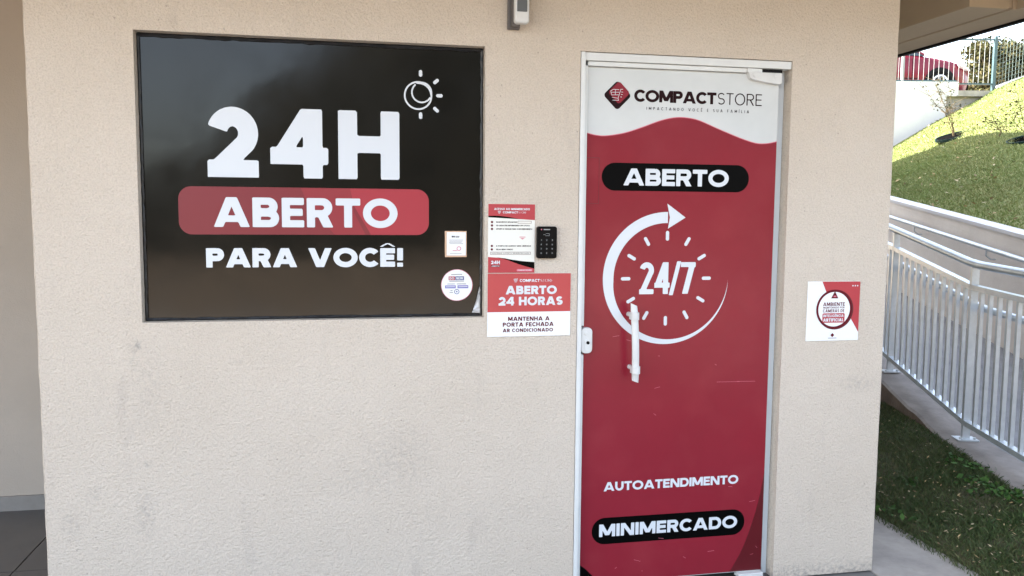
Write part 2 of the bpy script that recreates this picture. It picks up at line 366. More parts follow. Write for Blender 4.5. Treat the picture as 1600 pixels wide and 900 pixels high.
    if ch in 'CG':
        d = oring(0, W, -.012, 1.012); a = R(40 if ch == 'C' else 42)
        lo = 0.0 if ch == 'G' else -math.sin(a)
        cut = mxx(mxx((Y-.5)*math.cos(a)-(X-W/2)*math.sin(a)/max(W, .01), -(Y-.5)*math.cos(a)-(X-W/2)*math.sin(a)/max(W, .01)) if ch == 'C' else
                  mxx((Y-.5)*math.cos(a)-(X-W/2)*math.sin(a)/max(W, .01), -(Y-.42)), W/2-X)
        d = mxx(d, -cut)
        if ch == 'G': d = mn(d, mn(box(W*.52, W, .42-wh*.1, .42+wh*.8), mxx(box(W-w, W, .2, .42+wh*.8), 0*X-9)))
        return d
    if ch == 'D': return bowl(0, W, 0, 1)
    if ch == 'P': return mn(st(0), bowl(0, W, .5-wh*.62, 1))
    if ch == 'R': return mn(mn(st(0), bowl(0, W*.97, .5-wh*.62, 1)), para(W-wx*1.1, W*.42-wx*.2, wx*1.12, 0, .5))
    if ch == 'B': return mn(bowl(0, W*.95, .5-wh*.42, 1), bowl(0, W, 0, .5+wh*.42))
    if ch == 'U':
        ry = min(.5, W/2); o1 = mn(box(0, W, ry, 1), mxx(ell(W/2, ry, W/2, ry), Y-ry-.002))
        i1 = mn(box(w, W-w, ry, 1.3), mxx(ell(W/2, ry, W/2-w, ry-wh), Y-ry-.002)); return mxx(o1, -i1)
    if ch == 'J': return mn(st(W-w), path([(W-h, .3), (W-h-.06, h+.05), (W/2, h), (h, h+.1)], h))
    if ch == 'S':
        hh = h*.95; rv = (1-2*hh)/4+.004; rh = (W-2*h)/2; P = []
        for k in range(17): a = R(28+(270-28)*k/16); P.append((W/2+rh*math.cos(a), 1-hh-rv+rv*math.sin(a)))
        for k in range(1, 17): a = R(90-(90+152)*k/16); P.append((W/2+rh*math.cos(a), hh+rv+rv*math.sin(a)))
        return path(P, hh, [(P[0], P[1]), (P[-1], P[-2])])
    if ch in '23':
        rh = (W-2*h)/2; rv = min(.30-h*.3, rh*1.1); cy = 1-h-rv; P = []
        if ch == '2':
            for k in range(18): a = R(165-(165+38)*k/17); P.append((W/2+rh*math.cos(a), cy+rv*math.sin(a)))
            P.append((w*.62, wh*.55)); d = path(P, h, [(P[0], P[1])])
            d = mxx(mxx(d, -Y), -X); return mn(d, box(0, W, 0, wh))
        for k in range(14): a = R(150-(150+90)*k/13); P.append((W/2+rh*math.cos(a), .75-h/2+(.25-h/2)*math.sin(a)))
        for k in range(14): a = R(90-(90+150)*k/13); P.append((W/2+rh*math.cos(a), .25+h/2+(.25-h/2)*math.sin(a)-h*.5*(1)))
        return path(P, h)
    if ch == '4':
        yb = .20; sx = W*.90-w
        return mn(mn(box(0, W, yb, yb+wh), box(sx, sx+w, 0, 1)), mxx(para(0, sx-.10*w, wx*(.86 if w > .22 else 1.05), yb+wh*.42, 1), X-sx-w))
    if ch == '6': return mn(oring(0, W, 0, .62), para(0, W*.35, wx, .3, 1))
    if ch == '7': return mn(box(0, W, 1-wh, 1), para(W*.12, W-wx, wx))
    if ch == '1': return mn(st(W-w), para(0, W-w, w, .72, 1))
    if ch == '/': return para(0, W-w*.8, w*.8, -.04, 1.03)
    if ch == '!': return mn(box(0, w, .34, 1), box(0, w, 0, .22))
    if ch in '.,': return box(0, w, 0, w)
    if ch == ':': return mn(box(0, w, 0, w), box(0, w, .55, .55+w))
    if ch == '*': return mn(box(0, W, .75, .75+w*.6), box(W/2-w*.3, W/2+w*.3, .6, 1))
    if ch == '^': return mn(para(-.05, W/2-.09, .16, 1.07, 1.26), para(W-.11, W/2-.07, .16, 1.07, 1.26))
    if ch == "'": return para(W/2-.05, W/2+.06, .13, 1.08, 1.28)
    if ch == '~': return box(W*.2, W*.8, 1.1, 1.2)
    return box(0, W, 0, 1)
def glyph(ch, w, W, res):
    key = (ch, round(w, 3), round(W, 3), res)
    if key in GC: return GC[key]
    s = 1/res; base, acc = (ACC[ch][0], ACC[ch][1]) if ch in ACC else (ch, None)
    nx = int((W+.3)/s)+2; ny = int((1.6 if acc else 1.2)/s)+2
    xs = -.15+s*np.arange(nx)+1e-4; ys = -.1+s*np.arange(ny)+1e-4
    X, Y = np.meshgrid(xs, ys, indexing='ij')
    D = gfield(base, w, W, X, Y)
    if acc: D = np.minimum(D, gfield(acc, w, W, X, Y))
    D = np.where(np.abs(D) < 1e-7, 1e-7, D)
    ins = D < 0; V = []; vid = {}; E = []
    def vert(i, j, i2, j2):
        k = (i, j, i2, j2)
        if k not in vid:
            a, b = D[i, j], D[i2, j2]; t = a/(a-b); t = min(max(t, .02), .98)
            vid[k] = len(V); V.append(Vector((xs[i]+(xs[i2]-xs[i])*t, ys[j]+(ys[j2]-ys[j])*t)))
        return vid[k]
    mix = ins[:-1, :-1].astype(int)+ins[1:, :-1]+ins[:-1, 1:]+ins[1:, 1:]
    for i, j in zip(*np.nonzero((mix > 0) & (mix < 4))):
        i = int(i); j = int(j); c = []
        if ins[i, j] != ins[i+1, j]: c.append(vert(i, j, i+1, j))
        if ins[i+1, j] != ins[i+1, j+1]: c.append(vert(i+1, j, i+1, j+1))
        if ins[i, j+1] != ins[i+1, j+1]: c.append(vert(i, j+1, i+1, j+1))
        if ins[i, j] != ins[i, j+1]: c.append(vert(i, j, i, j+1))
        if len(c) == 2: E.append((c[0], c[1]))
        elif len(c) == 4: E += [(c[0], c[1]), (c[2], c[3])]
    vo, eo, fo, *_ = delaunay_2d_cdt(V, E, [], 0, 1e-7)
    F = []
    for f in fo:
        cx = sum(vo[i].x for i in f)/3; cy = sum(vo[i].y for i in f)/3
        fi = (cx-xs[0])/s; fj = (cy-ys[0])/s; i, j = int(fi), int(fj)
        if not (0 <= i < nx-1 and 0 <= j < ny-1): continue
        a, b = fi-i, fj-j
        d = D[i, j]*(1-a)*(1-b)+D[i+1, j]*a*(1-b)+D[i, j+1]*(1-a)*b+D[i+1, j+1]*a*b
        if d < 0: F.append(tuple(f))
    GC[key] = ([(v.x, v.y) for v in vo], F); return GC[key]
def text(s, x0, x1, z0, z1, w, y, m, parent, name='lettering', track=.1, res=None):
    """a line of capital letters filling x0..x1, z0..z1 with stroke weight w (share of the cap height)"""
    H = z1-z0; base = lambda c: ACC[c][0] if c in ACC else c
    res = res or (40 if H > .12 else 26 if H > .03 else 16 if H > .012 else 10)
    flex = sum(WID[base(c)] for c in s); fixed = sum(w for c in s if WID[base(c)] == 0)+track*(len(s)-1)-(.11*sum(c == 'C' for c in s[:-1]) if w > .2 else 0)
    wf = ((x1-x0)/H-fixed)/flex if flex else 1
    g = G(); x = 0
    for c in s:
        W = WID[base(c)]*wf or w
        if c != ' ':
            V, F = glyph(c, w, W, res)
            g.add([(x0+(x+a)*H, y, z0+b*H) for a, b in V], F)
        x += W+track-(.11 if c in 'C' and w > .2 else 0)
    # keep the faces turned towards the camera side
    return g.obj(name, m, parent)

# ------------------------------------------------------------------ setting: ground, floor, path
g = G(); g.add([(-300, -300, -.05), (300, -300, -.05), (300, 300, -.05), (-300, 300, -.05)], [(0, 1, 2, 3)])
tag(g.obj('ground', GROUND), kind='structure')
g = G().box((-6, -2.2, -.3), (2.19, 12.8, -.008)); floor = tag(g.obj('porch_floor', GROUT), kind='structure')
tm = G().box((-.397, -.397, -.02), (.397, .397, 0)); tme = mesh('tile', tm.V, tm.F, TILE)
for i in range(-6, 5):
    for j in range(-3, 1):
        cx, cy = -1.41+.4+.8*i, .62-.4+.8*j+.8
        if cx > 2.19-.4 or cx < -5.6 or cy > 1.4: continue
        o = bpy.data.objects.new('tile', tme); COL.objects.link(o); o.parent = floor; o.location = (cx, cy, random.uniform(-.0008, .0008)); 
g = G().box((2.1935, -2.2, -.3), (2.63, 12.8, -.004)); tag(g.obj('concrete_path', CONC), kind='structure')
g = G().box((-8, -9, -.3), (2.63, -2.205, -.006)); tag(g.obj('forecourt', CONC), kind='structure')

# dark hill added out of view, shaped for its reflection in window and door
V = []; xs_ = [-70+2*i for i in range(71)]; rh_ = random.Random(9)
for x in xs_:
    hgt = 1.2+10*min(max((x+11)/13, 0), 1)+rh_.uniform(-.8, .8); V += [(x, -24, -.1), (x, -29, hgt*.6+rh_.uniform(-.4, .4)), (x, -34, hgt), (x, -60, hgt+3)]
F = [(4*i+j, 4*i+j+1, 4*i+j+5, 4*i+j+4) for i in range(70) for j in range(3)]
tag(obj('added_hill', V, F, mat('added_hill_dark', (.016, .017, .012), 1, var=(.035, .03, .02), vscale=.3)), kind='structure')

# ------------------------------------------------------------------ the building
bld = thing('store_building', 'beige rendered building with textured front wall around the black window and red door', 'building', (0, 0, 0))
OX = [-1.058, -.723, .491, .855, 1.727, 2.19]; OZ = [0, 1.128, 2.133, 3.0]
F_ = []; g = G()
def wallquad(x0, x1, z0, z1, y=0): 
    g.add([(x0, y, z0), (x1, y, z0), (x1, y, z1), (x0, y, z1)], [(0, 1, 2, 3)])
wallquad(OX[0], OX[1], 0, 3); wallquad(OX[1], OX[2], 0, OZ[1]); wallquad(OX[1], OX[2], OZ[2], 3); wallquad(OX[2], OX[3], 0, 3)
wallquad(OX[3], OX[4], 2.133, 3); wallquad(OX[4], OX[5], 0, 3)
# rounded outer arrises and sides
def wob(x, n=40, z1=3.0, seed=0):
    r_ = random.Random(seed); return [(x+r_.uniform(-.0011, .0011), z1*k/n) for k in range(n+1)]
V = []; 
for x, sg, sd in ((OX[0], -1, 1), (OX[5], 1, 2)):
    W_ = wob(x, 60, 3.0, sd)
    for (xa, za), (xb, zb) in zip(W_[:-1], W_[1:]):
        ia, ib = (x, x)
        g.add([(ia, 0, za), (xa+sg*.006, .006, za), (xb+sg*.006, .006, zb), (ib, 0, zb)], [(0, 1, 2, 3) if sg > 0 else (3, 2, 1, 0)])
        g.add([(xa+sg*.006, .006, za), (x+sg*.006, 12.8, za), (x+sg*.006, 12.8, zb), (xb+sg*.006, .006, zb)], [(0, 1, 2, 3) if sg > 0 else (3, 2, 1, 0)])
# reveals of window and door
def reveal(x0, x1, z0, z1, d, sill=True):
    g.add([(x0, 0, z0), (x0, d, z0), (x0, d, z1), (x0, 0, z1)], [(0, 1, 2, 3)])
    g.add([(x1, 0, z0), (x1, 0, z1), (x1, d, z1), (x1, d, z0)], [(0, 1, 2, 3)])
    g.add([(x0, 0, z1), (x0, d, z1), (x1, d, z1), (x1, 0, z1)], [(0, 1, 2, 3)])
    if sill: g.add([(x0, 0, z0), (x1, 0, z0), (x1, d, z0), (x0, d, z0)], [(0, 1, 2, 3)])
reveal(OX[1], OX[2], OZ[1], OZ[2], .12); reveal(OX[3], OX[4], 0, 2.133, .16, False)
g.obj('front_wall', STUC, bld)
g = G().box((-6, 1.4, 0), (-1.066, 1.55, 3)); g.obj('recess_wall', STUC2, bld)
g = G(); 
for k in range(3): g.box((-6+k*1.645, 1.385, 0), (-6+(k+1)*1.645-.003 if k < 2 else -1.068, 1.3995, .075))
g.obj('skirting', SKIRT, bld)
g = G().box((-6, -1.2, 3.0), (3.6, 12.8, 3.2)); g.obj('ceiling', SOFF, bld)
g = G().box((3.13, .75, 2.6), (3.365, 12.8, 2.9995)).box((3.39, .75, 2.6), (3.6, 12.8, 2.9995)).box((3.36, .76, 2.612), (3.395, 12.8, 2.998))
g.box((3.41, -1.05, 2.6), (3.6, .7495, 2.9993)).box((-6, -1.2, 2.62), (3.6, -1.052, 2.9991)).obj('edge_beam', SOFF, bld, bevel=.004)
g = G().box((3.6015, -1.2, 2.588), (3.632, 12.8, 2.75)); g.obj('drip_flashing', DARK, bld)
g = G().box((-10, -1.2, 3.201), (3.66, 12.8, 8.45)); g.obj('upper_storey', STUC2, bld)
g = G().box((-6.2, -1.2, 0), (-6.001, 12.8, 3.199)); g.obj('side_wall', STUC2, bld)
g = G().box((-1.0, .2, 0), (2.1, 12.7, 2.99)); g.obj('inner_room', DARK, bld)

# ------------------------------------------------------------------ window with printed film
win = thing('shop_window', 'black film covered window with 24H ABERTO PARA VOCÊ lettering and sun and moon mark', 'window', (-.115, .05, 1.128))
g = G().box((-.722, .05, 1.129), (.490, .058, 2.132)); g.obj('glass_panel', WBLACK, win)
# uneven sealant bead round the glass
g = G()
def bead(a, b, r, n=46, seed=1):
    r_ = random.Random(seed); a = Vector(a); b = Vector(b); pts = [a.lerp(b, k/n)+Vector((r_.uniform(-.0012, .0012), 0, r_.uniform(-.0012, .0012))) for k in range(n+1)]
    g.tube(pts, [r*r_.uniform(.75, 1.25) for _ in pts], 6)
bead((-.719, .047, 1.132), (.488, .047, 1.132), .0065, seed=1); bead((-.719, .047, 2.128), (.487, .047, 2.128), .008, seed=2)
bead((-.7185, .047, 1.133), (-.7185, .047, 2.128), .0055, seed=3); bead((.4865, .047, 1.133), (.4865, .047, 2.128), .0065, seed=4)
g.obj('sealant', GASK, win)
yy = .0492
for c_, xa, xb in (('2', -.500, -.325), ('4', -.284, -.080), ('H', -.044, .178)): text(c_, xa, xb, 1.642, 1.891, .275, yy, LET, win, 'big_letter')
ban = flat('banner', [rrect(-.602, .287, 1.437, 1.608, .045)], yy+.0003, WRED, win)
flat('banner_stripe', [[(-.179, 1.6075), (-.155, 1.546), (-.060, 1.4375), (.052, 1.4375), (.010, 1.52), (-.004, 1.6075)]], yy, WRED3, ban)
bl = [(-.004, 1.6075), (.010, 1.545), (.072, 1.4375)]+rrect(.05, .2865, 1.4375, 1.6075, .045)[0:22]
flat('banner_stripe', [bl], yy-.0003, WRED2, ban)
text('ABERTO', -.484, .170, 1.464, 1.571, .27, yy-.0008, LET, ban, 'lettering', track=.09)
text('PARA VOCÊ', -.513, .160, 1.318, 1.388, .31, yy, LET, win, 'lettering', track=.08); text('!', .168, .190, 1.318, 1.388, .31, yy, LET, win)
# sun and moon
q = ring(.2475, 1.953, .0462, .0525, n=48)
q += ring(.2605, 1.9645, .0330, .0390, 128, 332, 30)
q += ring(.2605, 1.9645, lambda a: .0385-.0115*max(0, math.sin(math.pi*(a+24)/146))**.5, .0392, -24, 122, 26)
for a, d in ((90, .079), (42, .077), (0, .070), (-42, .077), (-90, .075)): q.append(tick(.2565+d*math.cos(R(a)), 1.955+d*math.sin(R(a)), R(a), .0245, .0125))
sm = G()
for k, P in enumerate(q): sm.add([(x, yy-(.0003 if 48 <= k < 78 else .0006 if k >= 78 else 0), z) for x, z in P], [tuple(range(len(P)))])
sm.obj('sun_moon_mark', LET, win)
g = G().add([(.452, .0485, 1.141), (.482, .046, 1.139), (.485, .044, 1.22), (.479, .040, 1.243), (.468, .0435, 1.19)], [(0, 1, 2, 4), (4, 2, 3)])
g.obj('peeled_corner', SILV, win)

# ------------------------------------------------------------------ door frame (stays put)
fr = thing('door_frame', 'white painted aluminium frame round the red door', 'door frame', (1.29, 0, 0))
Y0 = .0
g = G().box((.857, -.004, 0), (.8745, .09, 2.131)); g.obj('side_jamb', ALU, fr, bevel=.002)
g = G().box((.8755, .012, 0), (.8885, .088, .972)).box((.8755, .012, 1.086), (.8885, .088, 2.083)); g.obj('inner_stop', ALU, fr, bevel=.002)
g = G().box((.8749, .002, 2.101), (1.7245, .088, 2.1305)); g.obj('head_rail', ALU, fr, bevel=.002)
g = G().box((.889, .013, 2.0835), (1.5385, .086, 2.0995)).box((1.5395, .008, 2.084), (1.6025, .0865, 2.0993)); g.obj('head_stop', ALU, fr, bevel=.001)
g = G().box((1.603, .020, 2.0856), (1.695, .086, 2.0995)); g.obj('closer_slot', DARK, fr)
g = G().box((1.694, .052, .03), (1.7045, .10, 2.035)).box((1.7045, .058, .0), (1.7262, .10, 2.10)); g.obj('hinge_jamb', ALUG, fr, bevel=.001)
g = G().box((1.688, .07, 2.035), (1.7256, .11, 2.10)); g.obj('gap_cover', DARK, fr)

# ------------------------------------------------------------------ the door
door = thing('glass_door', 'red filmed store door with 24/7 clock arrow and MINIMERCADO lettering', 'door', (1.69, .03, .01))
yd = .030
g = G().box((.8895, yd, .028), (1.6875, yd+.010, 2.082)); leaf = g.obj('glass_leaf', VWHITE, door)
wav = [(.890, 1.831), (.93, 1.823), (.972, 1.822), (1.042, 1.834), (1.107, 1.855), (1.185, 1.884), (1.235, 1.897), (1.277, 1.901), (1.318, 1.898), (1.358, 1.889),
       (1.427, 1.863), (1.496, 1.838), (1.538, 1.824), (1.580, 1.812), (1.613, 1.807), (1.65, 1.809), (1.687, 1.817)]
def smooth(P, k=6):
    out = []
    for i in range(len(P)-1):
        p0, p1, p2, p3 = P[max(i-1, 0)], P[i], P[i+1], P[min(i+2, len(P)-1)]
        for j in range(k):
            t = j/k; out.append(tuple(.5*((2*b)+(-a+c)*t+(2*a-5*b+4*c-d)*t*t+(-a+3*b-3*c+d)*t**3) for a, b, c, d in zip(p0, p1, p2, p3)))
    return out+[P[-1]]
sw = smooth(wav); g = G(); zb = .030
n = len(sw); g.add([(x, yd-.0006, zb) for x, z in sw]+[(x, yd-.0006, z) for x, z in sw], [(i, i+1, n+i+1, n+i) for i in range(n-1)])
g.obj('red_film', VRED, door)
flat('wave_edging', [[(a[0], a[1]), (b[0], b[1]), (b[0], b[1]+.003), (a[0], a[1]+.003)] for a, b in zip(sw[:-1], sw[1:])], yd-.0004, PINK, door)
flat('deep_red_wedge', [smooth([(1.545, zb), (1.60, .13), (1.64, .24), (1.668, .345), (1.687, .46)])+[(1.687, zb)]], yd-.0009, VRED2, door)
flat('black_corner', [[(.8905, zb), (.968, zb), (.945, .062), (.92, .088), (.8905, .112)]], yd-.0009, VBLACK, door)
flat('black_pill', [rrect(.955, 1.571, 1.613, 1.721, .0535, 14)], yd-.0012, VBLACK, door)
flat('black_pill', [rrect(.940, 1.604, .190, .300, .0545, 14)], yd-.0012, VBLACK, door)
text('ABERTO', 1.043, 1.484, 1.634, 1.700, .27, yd-.0018, LET, door, track=.07)
text('MINIMERCADO', .971, 1.571, .221, .273, .27, yd-.0018, LET, door, track=.09)
text('AUTOATENDIMENTO', .987, 1.570, .410, .447, .26, yd-.0012, LET, door, track=.07)
CX, CZ = 1.231, 1.268
def inner(a):      # a from 90 round by the left to 360
    t = (a-90)/270; return .264-.0435*(1-t)**.75 if t < 1 else .264
q = ring(CX, CZ, lambda a: .264-max(.0002, (.0435 if a < 182 else .0435-.0435*((a-182)/176)**.85)), .264, 90, 358, 90)
clk = flat('clock_arrow', q, yd-.0012, LET, door)
flat('arrow_head', [[(CX+.001, CZ+.198), (CX+.074, CZ+.2425), (CX-.004, CZ+.297), (CX+.008, CZ+.2425)]], yd-.0014, LET, clk)
q = [tick(CX+.170*math.cos(R(a)), CZ+.170*math.sin(R(a)), R(a), .039, .0135) for a in range(0, 360, 30)]
flat('clock_ticks', q, yd-.0012, LET, door)
text('2', 1.118, 1.178, 1.206, 1.333, .17, yd-.0012, LET, door); text('4', 1.181, 1.245, 1.206, 1.333, .17, yd-.0012, LET, door)
text('/', 1.242, 1.292, 1.206, 1.333, .17, yd-.0016, LET, door); text('7', 1.291, 1.354, 1.206, 1.333, .17, yd-.0012, LET, door)
# brand mark: rounded lozenge with a trolley
lc, lz = 1.012, 1.978
def dia(cx, cz, s, r):
    P = rrect(-s, s, -s, s, r, 8); k = math.sqrt(.5); return [(cx+(x-z)*k, cz+(x+z)*k) for x, z in P]
lg = flat('lozenge_mark', [dia(lc, lz, .0405, .013)], yd-.0008, LETD, door)
up_ = [p for p in dia(lc, lz, .0405, .013)]
half = [p for p in up_ if (p[1]-lz) > .35*(p[0]-lc)*-1-.004]
half.sort(key=lambda p: math.atan2(p[1]-lz, p[0]-lc)); 
flat('lozenge_top', [dia(lc+.0065, lz+.0105, .0315, .011)], yd-.0010, VRED, lg)
def strokes(name, L, y, r, m, par):
    g = G()
    for k, (a, b) in enumerate(L):
        a = Vector((a[0], 0, a[1])); b = Vector((b[0], 0, b[1])); d = (b-a).normalized(); nrm = Vector((-d.z, 0, d.x))*r
        P = [a-nrm-d*r*.7, b-nrm+d*r*.7, b+nrm+d*r*.7, a+nrm-d*r*.7]; g.add([(p.x, y-.00008*k, p.z) for p in P], [(0, 1, 2, 3)])
    return g.obj(name, m, par)
def trolley(cx, cz, s, y, m, par, r=.0013):
    T = lambda x, z: (cx+x*s, cz+z*s)
    L = [(T(.62, .66), T(.40, .66)), (T(.40, .66), T(.10, -.30)), (T(.10, -.30), T(-.55, -.22)), (T(.10, -.30), T(.16, -.52)), (T(.16, -.52), T(-.50, -.52)),
         (T(-.62, .02), T(-.74, .44)), (T(-.74, .44), T(-.45, .62)), (T(-.45, .62), T(.20, .60)), (T(-.62, .02), T(.14, .06)), (T(-.66, .30), T(.20, .34)), (T(-.22, .60), T(-.22, .04)),
         (T(.62, .36), T(.46, .36)), (T(.58, .10), T(.42, .10)), (T(.50, -.16), T(.36, -.16))]
    o = strokes('trolley_mark', L, y, r, m, par)
    return o
trolley(lc-.001, lz, .036, yd-.0014, LET, lg, .0008)
text('COMPACT', 1.080, 1.421, 1.957, 2.003, .275, yd-.0008, LETD, door, track=.01)
text('STORE', 1.427, 1.616, 1.957, 2.003, .10, yd-.0008, LETD, door, track=.13)
text('IMPACTANDO VOCÊ E SUA FAMÍLIA', 1.131, 1.562, 1.9270, 1.9388, .15, yd-.0008, LETG, door, track=.7)
# faint cut line and scratches in the film
strokes('film_seam', [((.891, 1.738), (.944, 1.738)), ((.944, 1.738), (.944, 1.562)), ((.944, 1.562), (.891, 1.562))], yd-.0008, .0009, VRED2, door)
r_ = random.Random(4); L = [((1.461, .842), (1.560, .8405)), ((1.55, .8415), (1.630, .840))]
for k in range(16):
    x, z = r_.uniform(1.0, 1.66), r_.choice([r_.uniform(.05, .2), r_.uniform(.7, 1.05), r_.uniform(.3, .4)]); L.append(((x, z), (x+r_.uniform(.004, .03), z+r_.uniform(-.01, .006))))
strokes('scratch_marks', L, yd-.0011, .0006, PINK, door)
# top pivot cover with two screws, bottom patch, lock, pull handle
g = G().prism([(1.545, 2.0855), (1.547, 2.075), (1.552, 2.063), (1.562, 2.0565), (1.62, 2.047), (1.675, 2.041), (1.686, 2.044), (1.688, 2.050), (1.688, 2.0855)], .006, .048)
hc = g.obj('pivot_cover', PLAST, door, bevel=.002)
for x in (1.572, 1.660):
    g = G().tube([(x, .007, 2.073), (x, .003, 2.073)], [.0095, .0085], 16); g.obj('screw_cap', PLAST, hc)
g = G().prism([(1.575, .008), (1.686, .008), (1.686, .027), (1.575, .027)], .006, .05); g.obj('pivot_cover', PLAST, door, bevel=.002)
P = rrect(.8765, .9215, .978, 1.079, .017, 6)
g = G().prism(P, .004, .05); lk = g.obj('lock_case', PLAST, door, bevel=.003)
g = G().tube([(.896, .004, 1.056), (.896, .001, 1.056)], [.0075, .0065], 16); g.obj('screw_cap', PLAST, lk)
g = G().prism(rrect(.8905, .9105, .990, 1.034, .0095, 6), .0005, .004); g.obj('cylinder_plate', ALU, lk)
g = G().tube([(.902, .0004, 1.021), (.902, -.004, 1.021)], .0062, 14); g.obj('key_hole', BLKP, lk)
hp = [(1.0755+.012*(k/12), -.032-.012*math.sin(math.pi*k/12), 1.172-.304*k/12) for k in range(13)]
g = G()
for k in range(13): pass
V = []; F = []; ns = 14
for k, p in enumerate(hp):
    rx = .0145*(1.0 if 0 < k < 12 else .9); ry = .011
    for a in range(ns): t = 2*math.pi*a/ns; V.append((p[0]+rx*math.cos(t), p[1]+ry*math.sin(t), p[2] + (.006*math.cos(t) if k == 0 else (.005*math.cos(t) if k == 12 else 0))*-1))
for k in range(12):
    for a in range(ns): b = (a+1) % ns; F.append((k*ns+a, (k+1)*ns+a, (k+1)*ns+b, k*ns+b))
F.append(tuple(range(ns))); F.append(tuple(reversed(range(12*ns, 13*ns))))
hd = obj('pull_handle', V, F, PLAST, door, smooth=False)
for z, x in ((1.128, 1.077), (.916, 1.0855)):
    g = G().tube([(x, -.044, z+.014), (x, -.044, z-.014)], .0165, 18).box((x-.0155, -.044, z-.0135), (x+.0155, -.020, z+.0135)).tube([(x-.001, -.022, z), (x-.001, .0295, z)], [.0075, .0095], 16)
    g.obj('handle_clamp', PLAST, hd)

# ------------------------------------------------------------------ notices on the wall
def board(name, label, x0, x1, z0, z1, m, y=-.0005, th=.003, cat='sign'):
    t = thing(name, label, cat, ((x0+x1)/2, y, z0)); g = G().box((x0, y-th, z0), (x1, y, z1)); g.obj('board', m, t, bevel=.0006); return t
t = board('access_poster', 'narrow access instruction poster with red header beside the keypad', .504, .684, 1.2965, 1.5565, CREAM)
y = -.0040
wv = smooth([(.5045, 1.511), (.54, 1.512), (.58, 1.508), (.63, 1.500), (.6838, 1.4965)])
flat('red_header', [[(.6838, 1.556), (.5045, 1.556)]+wv], y, PRED, t)
flat('black_wave', [smooth([(.5045, 1.511), (.54, 1.512), (.58, 1.508), (.63, 1.500), (.6838, 1.4965)])[:20]+[(.60, 1.501), (.5045, 1.506)]][:1], y-.0003+.0006, VBLACK, t)
text('ACESSO AO MINIMERCADO', .527, .664, 1.5335, 1.5415, .24, y-.0005, LET, t, track=.1)
text('COMPACT', .560, .618, 1.521, 1.529, .26, y-.0005, LET, t, track=.06); text('STORE', .620, .651, 1.521, 1.529, .10, y-.0005, LET, t, track=.12)
trolley(.5475, 1.525, .008, y-.0005, LET, t, .0005)
rows = [(1.4885, 'BAIXE NOSSO APLICATIVO', .535, .615), (1.4755, 'SE CADASTRE INFORMANDO CPF E FOTO', .535, .664), (1.4625, 'APONTE O CELULAR PARA O RECONHECIMENTO', .535, .674),
        (1.3985, 'A PORTA DE ACESSO SERA LIBERADA', .535, .670), (1.3855, 'SEJA BEM VINDO', .535, .600)]
for z, s, a, b in rows:
    text(s, a, b, z-.0025, z+.0025, .27, y, LETD, t, track=.10)
flat('row_dots', [circ(.519, z, .0045, 14) for z, *_ in rows], y, LETR, t)['kind'] = 'stuff'
flat('red_arrow', [[(.628, 1.428), (.645, 1.428), (.6365, 1.423)], rect(.625, .648, 1.431, 1.4335)], y, PINK, t)
L = [((.514, 1.3755), (.668, 1.3755)), ((.668, 1.3755), (.668, 1.3665)), ((.668, 1.3665), (.514, 1.3665)), ((.514, 1.3665), (.514, 1.3755)),
     ((.618, 1.4925), (.670, 1.4925)), ((.670, 1.4925), (.670, 1.4845)), ((.670, 1.4845), (.618, 1.4845)), ((.618, 1.4845), (.618, 1.4925))]
strokes('outline_boxes', L, y, .0006, LETR, t)['kind'] = 'stuff'
text('QUALQUER'.replace('Q', 'O') if False else 'NAO ESQUECA DE FECHAR A PORTA AO SAIR'.replace('Q', 'O') if False else 'MANTENHA A PORTA SEMPRE FECHADA', .518, .664, 1.3692, 1.3728, .2, y, LETG, t, track=.14)
flat('red_footer', [[(.5045, 1.297), (.6838, 1.297), (.6838, 1.325), (.63, 1.336), (.57, 1.352), (.5045, 1.357)]], y, PRED, t)
flat('black_wave', [[(.535, 1.3565), (.58, 1.345), (.62, 1.330), (.66, 1.318), (.6838, 1.312), (.6838, 1.337), (.64, 1.3405), (.60, 1.346)]], y-.0003, VBLACK, t)
text('24H', .516, .550, 1.330, 1.343, .27, y-.0006, LET, t); flat('footer_label', [rect(.516, .550, 1.319, 1.326)], y-.0006, VRED2, t)
text('ABERTO', .518, .548, 1.3205, 1.3245, .24, y-.0009, LET, t)
flat('footer_label', [rrect(.615, .676, 1.302, 1.311, .003, 4)], y-.0006, PINK, t); text('COMPACTSTORE', .619, .672, 1.3045, 1.3085, .2, y-.0009, LET, t)

t = board('door_closed_notice', 'red and white notice reading ABERTO 24 HORAS and MANTENHA A PORTA FECHADA', .503, .828, 1.0525, 1.2945, PAPER, y=-.0010)
y = -.0045
flat('red_field', [rect(.5034, .8276, 1.147, 1.2941)], y, PRED2, t)
text('COMPACT', .627, .705, 1.2615, 1.2725, .26, y-.0005, LET, t, track=.05); text('STORE', .708, .756, 1.2615, 1.2725, .10, y-.0005, LET, t, track=.12)
trolley(.6125, 1.267, .011, y-.0005, LET, t, .0006)
text('ABERTO', .573, .773, 1.2145, 1.247, .29, y-.0005, LET, t, track=.08); text('24 HORAS', .546, .797, 1.172, 1.205, .28, y-.0005, LET, t, track=.09)
text('MANTENHA A', .583, .746, 1.1125, 1.1285, .25, y, LETR, t, track=.13); text('PORTA FECHADA', .563, .762, 1.0905, 1.1065, .25, y, LETR, t, track=.13)
text('AR CONDICIONADO', .563, .760, 1.0695, 1.0830, .25, y, LETR, t, track=.15)

